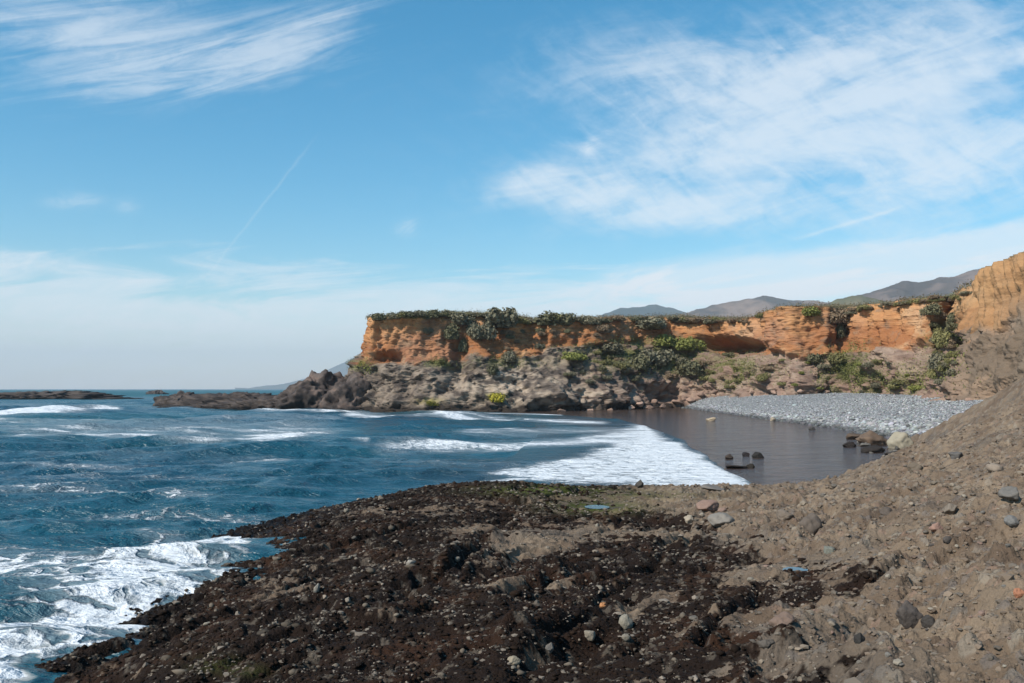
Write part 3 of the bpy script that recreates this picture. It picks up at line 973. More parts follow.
# pigments of the beds
A = np.array
n1 = fbm(x * 0.10, y * 0.10, z * 0.13, 5); n2 = fbm(x * 0.45, y * 0.45, z * 0.5, 5, 0.6)
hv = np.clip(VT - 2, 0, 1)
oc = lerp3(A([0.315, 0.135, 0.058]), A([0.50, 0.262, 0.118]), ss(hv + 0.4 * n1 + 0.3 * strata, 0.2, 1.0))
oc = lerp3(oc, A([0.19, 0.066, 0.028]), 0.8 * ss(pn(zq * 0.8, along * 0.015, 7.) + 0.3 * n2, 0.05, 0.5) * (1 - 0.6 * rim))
oc = lerp3(oc, A([0.47, 0.30, 0.17]), ss(n1 + 0.5 * n2, 0.25, 0.9) * 0.7)
oc = lerp3(oc, A([0.36, 0.22, 0.155]), 0.32 * ss(fbm(x * 0.05, y * 0.05, z * 0.05 + 40., 4), 0.0, 0.5))
oc = lerp3(oc, A([0.22, 0.15, 0.10]), 0.6 * ss(n2 - 0.4 * n1, 0.25, 0.7))
oc = lerp3(oc, A([0.36, 0.215, 0.105]), bluff * 0.7)
gray = A([0.15, 0.117, 0.092]); pink = A([0.27, 0.178, 0.133]); pale = A([0.40, 0.318, 0.24])
lc = lerp3(gray, pink, ss(cpx + 60 * n1, 540, 640))
pl = 0.9 * np.exp(-(((cpx - 515) / 55) ** 2 + ((cpy - 385) / 17) ** 2)) + 0.5 * np.exp(-(((cpx - 600) / 40) ** 2 + ((cpy - 396) / 9) ** 2)) + 0.35
lc = lerp3(lc, pale, np.clip(pl * ss(n2 + 0.6 * n1 + 0.15, -0.15, 0.7), 0, 0.9))
lc = lerp3(lc, A([0.055, 0.045, 0.04]), 0.85 * ss(-n2 + 0.3 * n1, 0.05, 0.6) * (1 - 0.7 * ss(cpx, 620, 720)))
lc = lerp3(lc, lerp3(A([0.165, 0.122, 0.086]), A([0.27, 0.185, 0.125]), ss(n1 + n2 * .5, -0.3, 0.5)), bluff)
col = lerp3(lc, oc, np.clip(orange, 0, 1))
col = lerp3(col, A([0.18, 0.142, 0.105]), bluff * ss(cpx - (cpy - 300) * 0.15 + 20 * n1, 1000, 1030) * ss(cpy, 285, 315) * 0.8)
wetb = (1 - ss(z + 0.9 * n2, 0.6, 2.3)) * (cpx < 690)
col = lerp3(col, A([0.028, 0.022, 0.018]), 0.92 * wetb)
yel = np.exp(-(((cpx - 497) / 10) ** 2 + ((cpy - 398) / 3.5) ** 2)) + 0.5 * np.exp(-(((cpx - 430) / 12) ** 2 + ((cpy - 402) / 3) ** 2))
col = lerp3(col, A([0.30, 0.26, 0.03]), np.clip(yel * ss(n2, -0.5, 0.3), 0, 0.9))
# thin green growth on the ledges
grn = 0.62 * np.exp(-(((cpx - 885) / 50) ** 2 + ((cpy - 383) / 13) ** 2)) + 0.9 * np.exp(-(((cpx - 850) / 22) ** 2 + ((cpy - 368) / 18) ** 2)) \
    + np.exp(-(((cpx - 650) / 60) ** 2 + ((cpy - 358) / 16) ** 2)) + 0.7 * np.exp(-(((cpx - 735) / 30) ** 2 + ((cpy - 370) / 12) ** 2)) + 0.8 * np.exp(-(((cpx - 365) / 8) ** 2 + ((cpy - 366) / 5) ** 2)) \
    + 0.8 * np.exp(-(((cpx - 440) / 16) ** 2 + ((cpy - 363) / 4) ** 2)) + np.exp(-(((cpx - 945) / 14) ** 2 + ((cpy - 345) / 25) ** 2)) + 0.5 * np.exp(-(((cpx - 500) / 30) ** 2 + ((cpy - 362) / 6) ** 2))
gcl = lerp3(A([0.075, 0.075, 0.030]), A([0.115, 0.125, 0.030]), ss(n2, -0.3, 0.5))
col = lerp3(col, gcl, np.clip(grn * ss(n2 + 0.5 * n1, -0.5, 0.25), 0, 0.95))
topc = lerp3(A([0.085, 0.075, 0.040]), A([0.16, 0.12, 0.07]), ss(n2, -0.3, 0.4))
col = lerp3(col, topc, ss(VT + 0.05 * n2, 2.97, 3.03))
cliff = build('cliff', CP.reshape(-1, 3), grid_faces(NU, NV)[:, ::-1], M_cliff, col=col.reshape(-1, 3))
setting(cliff, 'orange and grey sea cliffs curving round the cove behind the beach', 'cliff')
KX, KY = proj(CP)
KD = CP[..., 1]


def cliff_at(px, py):
    """the frontmost point of the cliff near that direction"""
    e = np.hypot(KX - px, KY - py)
    near_ = e < 1.6
    if not near_.any(): i = np.unravel_index(e.argmin(), e.shape)
    else: i = np.unravel_index(np.where(near_, KD, 1e9).argmin(), e.shape)
    return CP[i], nn[i]


# ------------------------------------------------------------------ hills
def hill(pts, D, depth, label, ca, cb, rough=0.12, seed=0, spread=900):
    pts = np.array(pts, float)
    n = 340; nv = 110
    pxs = np.linspace(pts[0, 0], pts[-1, 0], n)
    rz = EYE + (HY - np.interp(pxs, pts[:, 0], pts[:, 1])) / F * D
    rx = (pxs - 512) / F * D
    v = np.concatenate([np.linspace(-1, 0, 80, endpoint=False), np.linspace(0, 1, nv - 80)])
    Yh = D + v[None] * depth * np.ones((n, 1)); Xh = rx[:, None] * Yh / D
    prof = 1 - np.abs(v) ** 0.9
    sc_ = 2.2 / depth
    er = ridged(Xh * sc_, Yh * sc_ * 0.8, seed + 0.5, 6, 0.5)
    Zh = rz[:, None] * prof[None] + rz.max() * rough * (er - 1.0) * (1 - np.exp(-np.abs(v[None]) * 7)) * (1 - np.abs(v[None]) ** 3)
    Zh += rz.max() * 0.012 * fbm(Xh * sc_ * 9, Yh * sc_ * 9, seed, 4, 0.6)
    Zh = np.maximum(Zh, -2 + 0 * Zh)
    nz = fbm(Xh * sc_ * 2.2, Yh * sc_ * 2.2, seed + 3., 5, 0.6)
    c_ = lerp3(ca, cb, ss(nz - 0.25 * (er - 1), -0.35, 0.45))
    o = build('hill', np.stack([Xh, Yh, Zh], -1).reshape(-1, 3), grid_faces(n, nv)[:, ::-1], M_hill, col=c_.reshape(-1, 3))
    return setting(o, label, 'hill')


A = np.array
hill([(235, 389), (270, 387), (300, 380), (325, 371), (345, 362), (362, 353), (380, 352), (450, 353), (520, 356), (600, 360), (700, 370)], 14000, 2400,
     'faint blue mountain sloping into the sea beyond the headland', A([0.06, 0.07, 0.05]), A([0.09, 0.09, 0.06]), 0.10, 1)
hill([(540, 345), (585, 322), (602, 314), (620, 308), (640, 307), (655, 305), (672, 308), (688, 313), (705, 318), (740, 330), (800, 345)], 7500, 1800,
     'dark blue wooded hill rising just above the cliff top', A([0.03, 0.04, 0.028]), A([0.055, 0.06, 0.04]), 0.12, 2)
hill([(620, 345), (670, 318), (700, 309), (722, 303), (745, 299), (766, 296), (790, 300), (812, 301), (835, 303), (870, 308), (920, 330)], 4800, 1500,
     'brown scrubby hill behind the middle of the cliffs', A([0.085, 0.070, 0.055]), A([0.21, 0.15, 0.115]), 0.14, 3)
hill([(760, 340), (800, 314), (822, 305), (845, 298), (870, 292), (888, 286), (905, 281), (918, 282), (935, 279), (958, 275), (975, 270), (997, 266), (1030, 262), (1100, 258), (1250, 262), (1400, 275)], 3600, 1500,
     'long brown and purple mountain ridge above the bluff', A([0.080, 0.066, 0.055]), A([0.19, 0.14, 0.115]), 0.16, 4)
hill([(800, 345), (820, 310), (835, 300), (850, 296), (862, 296), (880, 300), (905, 304), (925, 302), (960, 290), (985, 281), (1010, 270), (1100, 262), (1300, 285)], 2500, 900,
     'smooth green hillside just behind the cliff rim', A([0.11, 0.105, 0.052]), A([0.17, 0.14, 0.08]), 0.06, 5)

# haze: thin sea air round the whole place
def box(name, lo, hi, m):
    bm = bmesh.new(); bmesh.ops.create_cube(bm, size=1.0)
    for v in bm.verts:
        for i in range(3): v.co[i] = lo[i] + (v.co[i] + 0.5) * (hi[i] - lo[i])
    me = bpy.data.meshes.new(name); bm.to_mesh(me); bm.free(); me.materials.append(m)
    o = bpy.data.objects.new(name, me); C.objects.link(o); return o


hm = bpy.data.materials.new('haze'); hm.use_nodes = True; hm.node_tree.nodes.clear()
pv = hm.node_tree.nodes.new('ShaderNodeVolumePrincipled'); ho = hm.node_tree.nodes.new('ShaderNodeOutputMaterial')
pv.inputs['Color'].default_value = rgb(0.78, 0.90, 1.0); pv.inputs['Density'].default_value = HAZE_DENSITY
pv.inputs['Anisotropy'].default_value = 0.0
hm.node_tree.links.new(pv.outputs[0], ho.inputs['Volume'])
if HAZE_DENSITY > 0:
    hz_ = box('haze', (-52000, -3000, -4.0), (52000, 16500, 640), hm)
    setting(hz_, 'thin pale sea haze between the viewer and the far mountains', 'haze', 'stuff')


# ------------------------------------------------------------------ reefs
def reef(name, label, cat, cx, cy, lx, ly, hgt, seed, level=6, rot=0.0, group=None, tint=0.62, warm=0.0, sharp=1.0, z0=-0.4, humps=None):
    P, f = ico(level)
    o_ = seed * 5.3
    q = P * np.array([lx, ly, hgt])
    s_ = 2.6 / max(hgt * 1.6, 1e-3)
    r = 1 + sharp * 0.36 * (ridged(q[:, 0] * s_ * .35 + o_, q[:, 1] * s_ * .35, q[:, 2] * s_ * .5, 5, 0.55) - 0.6) + 0.10 * fbm(q[:, 0] * s_ * 2 + o_, q[:, 1] * s_ * 2, q[:, 2] * s_ * 2, 4, 0.6)
    V = q * r[:, None]
    if humps:
        k_ = np.interp(P[:, 0] * np.clip(r, 0, 1.2), [h[0] for h in humps], [h[1] for h in humps]); V[:, 2] *= k_
    n_ = fbm(V[:, 0] * s_ + o_, V[:, 1] * s_, V[:, 2] * s_, 5, 0.6)
    zz = V[:, 2] + z0
    c_ = lerp3(A([0.050, 0.036, 0.030]), A([0.15, 0.115, 0.095]), ss(n_ + 0.25 * zz / hgt, -0.25, 0.75))
    c_ = lerp3(c_, A([0.17, 0.085, 0.05]), warm * ss(n_, 0.0, 0.7))
    c_ = lerp3(c_, A([0.02, 0.016, 0.014]), 0.9 * (1 - ss(zz + 0.3 * n_, 0.15, 0.28 + 0.25 * hgt)))
    ob = build(name, V, f, M_reef, col=c_ * tint)
    ob.location = (cx, cy, z0); ob.rotation_euler = (0, 0, rot)
    return tag(ob, label, cat, group)


def reef_px(label, px0, px1, py_top, D, seed, ly=None, **kw):
    cx = ((px0 + px1) / 2 - 512) / F * D; lx = (px1 - px0) / 2 / F * D
    h = EYE + (HY - py_top) / F * D
    return reef(kw.pop('name', 'reef_rock'), label, 'rock', cx, D, lx, ly or lx * 0.35, (h + 0.4) / 1.0, seed, **kw)


reef_px('long low dark reef awash on the open sea, far from the headland', -60, 116, 392.0, 470, 1, ly=10, humps=[(-1, .6), (0.2, .8), (0.55, 1.0), (.8, .8), (1, .5)])
reef_px('tiny dark rock standing alone near the sea horizon', 148, 166, 391.2, 900, 2, ly=4)
reef_px('isolated seaward knob ending the low reef below the headland', 160, 199, 395.5, 262, 3, ly=4)
reef_px('long flat dark reef running out to sea from the headland', 176, 300, 396.0, 252, 4, ly=7, sharp=.8)
reef_px('low wet reef shelf at the foot of the pointed headland rock', 205, 345, 401, 236, 5, ly=6, sharp=.8)
reef_px('pointed craggy brown rock at the seaward tip of the headland', 278, 350, 379, 238, 6, ly=9, level=6, tint=.85, warm=.3, humps=[(-1, .5), (-0.5, .7), (-.1, 1.0), (.3, 1.0), (1, .8)])
reef_px('rounded craggy rock between the pointed rock and the orange headland', 330, 385, 385, 222, 7, ly=7, level=6, tint=.9, warm=.3)

# ------------------------------------------------------------------ boulders and stones
shapes = [rock_shape(100 + i, 4, 9 + i % 4, 0.11, 1.8, 0.06 * (i % 3)) for i in range(10)]
stone_mesh = []
for i, (v_, f_) in enumerate(shapes):
    o = build('stone_shape', v_, f_, M_stone, smooth=True); stone_mesh.append(o.data); bpy.data.objects.remove(o)
small_mesh = []
for i in range(8):
    v_, f_ = rock_shape(300 + i, 3, 8, 0.10, 1.9, 0.05 * (i % 3))
    o = build('small_stone_shape', v_, f_, M_stone, smooth=True); small_mesh.append(o.data); bpy.data.objects.remove(o)


def stone(name, label, cat, loc, size, colr, i, group=None, rot=None, meshes=None, sink=0.25):
    me = (meshes or stone_mesh)[i % len(meshes or stone_mesh)]
    o = bpy.data.objects.new(name, me); C.objects.link(o)
    o.scale = size
    o.rotation_euler = rot or (random.uniform(-.25, .25), random.uniform(-.25, .25), random.uniform(0, 6.28))
    o.location = (loc[0], loc[1], loc[2] + size[2] * (0.8 - 2 * sink))
    o.color = (*colr, 1)
    return tag(o, label, cat, group)


def low_hit(px, py):
    """where that line of sight meets the sand or the shingle"""
    D = np.linspace(45, 240, 4000); xx = (px - 512) / F * D; zr = EYE + (HY - py) / F * D
    zz = np.maximum(np.where(xx > beach_edge(D), shingle_z(xx, D), sand_z(xx, D)), 0)
    i = np.argmax(zz >= zr); return np.array([xx[i], D[i], zz[i]])


def boulder(px, py, wpx, hpx, label, colr, i, name='boulder', deep=1.0, cat='boulder', rot=None):
    """a boulder whose foot stands at (px, py)"""
    P = low_hit(px, py); k_ = P[1] / F
    s_ = (wpx / 2 * k_, wpx / 2 * k_ * deep, hpx / 1.5 * k_)
    return stone(name, label, cat, P + A([0, 0, 0]), s_, colr, i, rot=rot or (0.1, 0.1, 0.6 * i))


brn = (0.14, 0.095, 0.065)
boulder(872, 445, 36, 16, 'large brown boulder behind the pale one at the end of the shingle', brn, 0)
boulder(901, 448, 26, 19, 'pale grey boulder standing upright at the end of the shingle', (0.30, 0.26, 0.19), 1)
boulder(916, 446, 22, 14, 'brown boulder close against the far side of the pale boulder', (0.16, 0.12, 0.085), 2)
boulder(855, 439, 17, 8, 'flat brown boulder at the water side of the large brown boulder', (0.10, 0.07, 0.05), 3)
boulder(849, 447, 13, 7, 'round black wet boulder nearest the wet sand in the boulder cluster', (0.025, 0.02, 0.018), 4)
boulder(874, 452, 25, 9, 'low black wet boulder in front of the large brown boulder', (0.03, 0.024, 0.02), 5)
boulder(895, 455, 20, 6, 'low dark boulder in front of the pale boulder', (0.04, 0.032, 0.026), 6)
boulder(916, 456, 20, 7, 'dark speckled boulder between the pale boulder and the brown slope', (0.09, 0.075, 0.06), 7)
boulder(888, 463, 13, 8, 'single black boulder at the foot of the brown slope, by the water', (0.03, 0.025, 0.02), 8)
boulder(746, 456, 8, 6, 'small round black rock in the wet sand, beside its twin', (0.025, 0.02, 0.02), 9, name='beach_rock', cat='rock')
boulder(758, 458, 12, 7, 'wider black rock in the wet sand, closest to the boulder cluster', (0.025, 0.022, 0.02), 1, name='beach_rock', cat='rock')
boulder(729, 459, 9, 6, 'brownish wet rock on the sand near the foam edge', (0.06, 0.045, 0.035), 2, name='beach_rock', cat='rock')
boulder(737, 468, 22, 4, 'flat dark rock slab awash just past the foam edge', (0.035, 0.028, 0.024), 3, name='beach_rock', cat='rock')
boulder(750, 468, 9, 6, 'dark lump at the shoreward end of the flat slab', (0.03, 0.025, 0.02), 4, name='beach_rock', cat='rock')
boulder(711, 421, 11, 5, 'pale tan rock alone on the wet sand below the shingle', (0.36, 0.28, 0.19), 6, name='beach_rock', cat='rock')
boulder(773, 421, 8, 5, 'tan rock at the wet lower edge of the shingle', (0.33, 0.27, 0.20), 7, name='beach_rock', cat='rock')
boulder(960, 422, 8, 3.5, 'bright white stone on the shingle near the brown slope', (0.75, 0.73, 0.68), 8, name='beach_rock', cat='rock')
boulder(732, 394, 20, 9, 'rounded orange boulder at the top of the shingle under the cliff', (0.42, 0.16, 0.06), 9)
boulder(812, 430, 7, 4, 'small dark rock half way along the wet edge of the shingle', (0.06, 0.055, 0.05), 1, name='beach_rock', cat='rock')

for i in range(16):
    px, py = random.uniform(846, 934), 0
    py = np.interp(px, [846, 880, 934], [436, 440, 446]) + random.uniform(-2, 14)
    if shore_hit(px, py) is not None and px > 905: continue
    boulder(px, py, random.uniform(5, 11), random.uniform(3, 6), 'small grey rock in the boulder cluster at the end of the shingle', tuple(A([0.17, 0.155, 0.135]) * random.uniform(0.4, 1.4)), i, name='beach_rock', cat='rock')['group'] = 'small rocks in the boulder cluster'

# fallen blocks along the cliff foot
fallen = [(630, 411, 10, 5), (648, 409, 12, 4), (662, 408, 9, 5), (676, 404, 14, 4), (690, 402, 10, 4), (655, 404, 8, 6), (640, 406, 9, 5), (700, 396, 10, 4), (715, 393, 9, 4),
          (750, 394, 8, 4), (775, 395, 9, 3), (798, 395, 8, 3), (825, 396, 9, 3), (850, 397, 8, 3), (880, 398, 9, 3), (915, 399, 10, 4), (948, 401, 12, 6), (965, 403, 9, 5), (610, 412, 9, 4), (590, 412, 8, 4), (560, 412, 10, 3)]
for i, (px, py, w_, h_) in enumerate(fallen):
    P, n_ = cliff_at(px, py - 2); k_ = P[1] / F
    stone('fallen_block', 'pinkish fallen rock lying along the foot of the cliff', 'rock', P + A([0, -0.6, 0]) * 1.0, (w_ / 2 * k_, w_ / 2.4 * k_, h_ / 1.6 * k_),
          tuple(A([0.30, 0.2, 0.15]) * random.uniform(0.7, 1.3)), i, group='rocks fallen along the cliff foot')

# stones on the slab and the slope: the notable ones first
notable = [
    (640, 487, 12, 8, 'dark rounded rock breaking the skyline of the slab beside the foam', (0.07, 0.06, 0.05)),
    (712, 489, 26, 5, 'flat grey rock plate on the slab rim above the foam corner', (0.17, 0.15, 0.13)),
    (707, 508, 24, 9, 'pinkish weathered rock on the slab near the rim', (0.23, 0.15, 0.115)),
    (721, 522, 30, 12, 'broad pale grey rock below the pinkish one', (0.21, 0.185, 0.155)),
    (689, 521, 12, 7, 'small cream stone next to the broad pale grey rock', (0.33, 0.27, 0.20)),
    (785, 519, 24, 10, 'wedge-shaped brown rock with a dark gap beneath it', (0.16, 0.125, 0.095)),
    (810, 531, 26, 20, 'blocky dark brown rock where the slab meets the slope', (0.12, 0.095, 0.075)),
    (829, 553, 14, 9, 'greenish grey rock above the blue tide pool', (0.16, 0.16, 0.13)),
    (908, 620, 30, 20, 'dark brown boulder bedded in the gravel slope', (0.085, 0.07, 0.06)),
    (928, 625, 16, 10, 'black rock touching the dark brown boulder on the slope', (0.055, 0.048, 0.042)),
    (936, 531, 18, 9, 'pink stone on the upper slope', (0.29, 0.175, 0.13)),
    (1010, 497, 24, 11, 'slate grey angular rock jutting from the slope with a shadow below', (0.15, 0.136, 0.118)),
    (1013, 523, 16, 9, 'smooth grey stone below the jutting slate rock', (0.16, 0.152, 0.14)),
    (994, 470, 18, 9, 'light brown rock high on the slope under the bluff', (0.24, 0.19, 0.145)),
    (957, 457, 16, 8, 'dark stone near the crest of the brown slope', (0.11, 0.1, 0.09)),
    (1019, 596, 12, 9, 'orange red stone at the edge of the slope', (0.36, 0.16, 0.09)),
    (782, 625, 28, 14, 'smooth pinkish boulder where weed ends on the slope', (0.24, 0.165, 0.125)),
    (765, 646, 18, 9, 'dark angular stone just below the smooth pinkish boulder', (0.10, 0.085, 0.07)),
    (860, 643, 14, 11, 'black stone in the gravel between the weed and the dark boulder', (0.05, 0.045, 0.04)),
    (513, 664, 16, 8, 'cream coloured stone in the dark weed near the long fissure', (0.37, 0.31, 0.22)),
    (549, 652, 10, 9, 'grey upright stone in the dark weed', (0.21, 0.19, 0.165)),
    (590, 640, 14, 11, 'pale upright stone among weed, beside an orange one', (0.34, 0.29, 0.22)),
    (603, 607, 9, 5, 'small orange stone in the weed', (0.45, 0.21, 0.09)),
    (626, 625, 17, 14, 'pale forked stone in the weed at the end of the fissure', (0.34, 0.30, 0.23)),
    (410, 565, 12, 8, 'pale pebble-shaped stone above the dark crevice', (0.28, 0.25, 0.21)),
    (317, 591, 9, 8, 'small white stone on the brown weed', (0.36, 0.32, 0.26)),
    (347, 603, 8, 6, 'small beige stone near the white one on the weed', (0.33, 0.28, 0.22)),
    (840, 470, 14, 6, 'brown rock on the skyline where the slope leaves the sand', (0.15, 0.12, 0.09)),
    (950, 513, 18, 9, 'flat grey brown rock half buried across the upper slope', (0.19, 0.155, 0.12)),
    (886, 514, 16, 8, 'dark brown knob on the slope below the beach boulders', (0.10, 0.08, 0.065)),
    (915, 425 + 45, 16, 9, 'rough brown lump on the crest beside the boulder cluster', (0.14, 0.11, 0.08)),
]
for i, (px, py, w_, h_, lab, colr) in enumerate(notable):
    if 'weed' in lab and 'orange' not in lab.split('beside')[0]: colr = tuple(A(colr) * 0.72)
    hit = shore_hit(px, py)
    if hit is None: continue
    k_ = hit[1] / F
    stone('rock', lab, 'rock', A(hit), (w_ / 2 * k_, w_ / 2.3 * k_, h_ / 1.4 * k_), colr, i + 2, sink=0.30)

palette = [((0.27, 0.22, 0.165), 'tan'), ((0.145, 0.126, 0.104), 'grey'), ((0.23, 0.155, 0.12), 'pinkish'), ((0.085, 0.072, 0.062), 'dark brown'), ((0.28, 0.24, 0.185), 'cream'), ((0.16, 0.146, 0.126), 'slate grey')]
cnt = 0; tries = 0
while cnt < 150 and tries < 4000:
    tries += 1
    px, py = random.uniform(180, 1022), random.uniform(488, 680)
    hit = shore_hit(px, py)
    if hit is None: continue
    w = float(weed_amount(A(hit[0]), A(hit[1])))
    zone = 'weed' if w > 0.6 else ('slope' if w < 0.35 else None)
    if zone is None or hit[2] < 0.5 or (zone == 'weed' and random.random() < 0.75): continue
    k_ = hit[1] / F; wpx = min(14 if zone == 'weed' else 11, np.exp(random.gauss(1.6, 0.4)))
    (c0, nm) = random.choice(palette if zone == 'slope' else [palette[0], palette[4], palette[1]])
    c0 = tuple(A(c0) * random.uniform(0.8, 1.15) * (0.8 if zone == 'weed' else 1.0))
    s_ = wpx / 2 * k_
    lab = f'small {nm} stone lying loose on the brown gravel slope' if zone == 'slope' else f'small {nm} stone among the dark weed on the slab'
    stone('small_stone', lab, 'stone', A(hit), (s_, s_ * random.uniform(.6, 1), s_ * random.uniform(.45, .9)), c0, cnt,
          group=f'{nm} stones on the slope' if zone == 'slope' else f'{nm} stones in the weed', meshes=small_mesh, sink=0.38 if zone == 'slope' else 0.32)
    cnt += 1


# loose gravel and weed tufts: uncountable
def scatter(name, n, accept, sizes, cols, m, label, cat, flat_=0.6, lift=0.1, r0=5.0, r1=52.0, jag=0.25, smooth=False):
    a = rng.uniform(R(-33), R(34), n); r = np.exp(rng.uniform(math.log(r0), math.log(r1), n))
    x, y = r * np.sin(a), r * np.cos(a)
    z = shore(x, y)
    keep = accept(x, y, z)
    x, y, z, r = x[keep], y[keep], z[keep], r[keep]; n = len(x)
    s_ = sizes(n, r)
    V0, F0 = ico(1)
    VV = V0[None] * rng.uniform(1 - jag, 1 + jag, (n, len(V0), 1)) * (s_[:, None] * rng.uniform(0.65, 1.35, (n, 3)) * A([1, 1, flat_]))[:, None]
    VV = VV + np.stack([x, y, z + lift * s_], -1)[:, None]
    cc = cols(n, x, y)
    o = build(name, VV.reshape(-1, 3), (F0[None] + (np.arange(n) * len(V0))[:, None, None]).reshape(-1, 3), m, smooth=smooth, col=np.repeat(cc, len(V0), 0))
    return setting(o, label, cat, 'stuff')


def gravel_cols(n, x, y):
    p_ = A([c[0] for c in palette] + [(0.2, 0.15, 0.11)] * 5)
    return (p_[rng.integers(0, len(p_), n)] * 0.5 + A([0.175, 0.13, 0.09]) * 0.5) * rng.uniform(0.65, 1.2, (n, 1))


scatter('gravel', 60000, lambda x, y, z: (weed_amount(x, y) < rng.uniform(0.05, 0.75, len(x))) & (z > 0.25),
        lambda n, r: np.minimum(np.exp(rng.normal(-4.45, 0.52, n)) * (r / 8) ** 0.8, 0.10), gravel_cols, M_pebble,
        'loose gravel scattered over the brown slope', 'gravel')


def weed_cols(n, x, y):
    sp_ = (fbm(x * 4.3, y * 4.3, 61., 4, 0.65) + rng.normal(0, 0.2, n) > 0.46)[:, None]
    t_ = rng.random((n, 1)) * np.clip(0.5 + 0.9 * fbm(x * 0.6, y * 0.6, 51., 4), 0.1, 1.2)[:, None]
    return np.where(sp_, A([0.12, 0.097, 0.073]) * rng.uniform(0.4, 1.4, (n, 1)), A([0.016, 0.0105, 0.0075]) + A([0.034, 0.0175, 0.0095]) * t_ ** 1.6)


scatter('seaweed', 75000, lambda x, y, z: (cover_amount(x, y) > 0.33) & (z > 0.1),
        lambda n, r: np.minimum(np.exp(rng.normal(-4.25, 0.45, n)) * (r / 8) ** 0.8, 0.10), weed_cols, M_weed,
        'dark brown weed and mussels covering the rock slab', 'seaweed', flat_=0.55, lift=0.15, jag=0.35, smooth=True)


def shell_cols(n, x, y):
    return A([0.19, 0.155, 0.12]) * rng.uniform(0.35, 1.35, (n, 1))


scatter('barnacles', 60000, lambda x, y, z: (weed_amount(x, y) > 0.4) & (z > 0.15) & (fbm(x * 0.9, y * 0.9, 71., 4, .6) + rng.normal(0, .25, len(x)) > 0.12),
        lambda n, r: np.minimum(np.exp(rng.normal(-4.75, 0.5, n)) * (r / 8) ** 0.85, 0.07), shell_cols, M_pebble,
        'pale barnacle crusts and shell bits among the weed', 'barnacles', flat_=0.6, lift=0.25, jag=0.5)


# ------------------------------------------------------------------ shrubs
def shrub_shape(seed, n=420, lobes=9):
    r = np.random.default_rng(seed)
    lc_ = np.stack([r.uniform(-0.6, 0.6, lobes), r.uniform(-0.6, 0.6, lobes), r.uniform(0.15, 0.5, lobes)], -1); lr = r.uniform(0.32, 0.55, lobes)
    k_ = r.integers(0, lobes, n)
    dd = r.normal(size=(n, 3)); dd /= np.linalg.norm(dd, axis=1)[:, None]
    p_ = lc_[k_] + dd * (lr[k_] * r.uniform(0.55, 1.05, n))[:, None]
    p_[:, 2] = np.abs(p_[:, 2])
    return leaves(r, p_, dd, 0.085)


def leaves(r, p_, dd, size):
    n = len(p_)
    nrm = dd + 0.7 * r.normal(size=(n, 3)); nrm /= np.linalg.norm(nrm, axis=1)[:, None]
    t_ = np.cross(nrm, r.normal(size=(n, 3))); t_ /= np.linalg.norm(t_, axis=1)[:, None]
    b_ = np.cross(nrm, t_)
    s_ = (size * r.uniform(0.6, 1.3, n))[:, None] if np.isscalar(size) else size[:, None] * r.uniform(0.6, 1.3, (n, 1))
    V = np.stack([p_ - t_ * s_, p_ + b_ * s_ * 0.7, p_ + t_ * s_, p_ - b_ * s_ * 0.7 + nrm * s_ * 0.3], 1)
    return V.reshape(-1, 3), np.arange(n * 4).reshape(n, 4)


shrub_mesh = []
for i in range(7):
    v_, f_ = shrub_shape(500 + i, 1700)
    o = build('shrub_shape', v_, f_, M_leaf, smooth=False); shrub_mesh.append(o.data); bpy.data.objects.remove(o)
GREYG, DARKG, OLIVE, BRIGHT, BROWNG, YELL = (0.19, 0.172, 0.112), (0.155, 0.145, 0.082), (0.22, 0.20, 0.085), (0.21, 0.215, 0.062), (0.25, 0.18, 0.115), (0.42, 0.36, 0.05)


def shrub(px, py, wpx, hpx, colr, label, group=None, name='shrub', i=[0]):
    i[0] += 1
    P, n_ = cliff_at(px, py); k_ = P[1] / F
    o = bpy.data.objects.new(name, shrub_mesh[i[0] % len(shrub_mesh)]); C.objects.link(o)
    wpx, hpx = wpx * 1.25, hpx * (0.85 if group else 1.3)
    o.scale = (wpx / 2 * k_, wpx / 2.2 * k_, hpx * 1.05 * k_); o.rotation_euler = (0, 0, random.uniform(0, 6.28))
    o.location = (P[0], P[1], P[2] - 0.12 * hpx * k_)
    o.color = (*(A(colr) * random.uniform(0.85, 1.15)), 1)
    return tag(o, label, 'shrub', group)


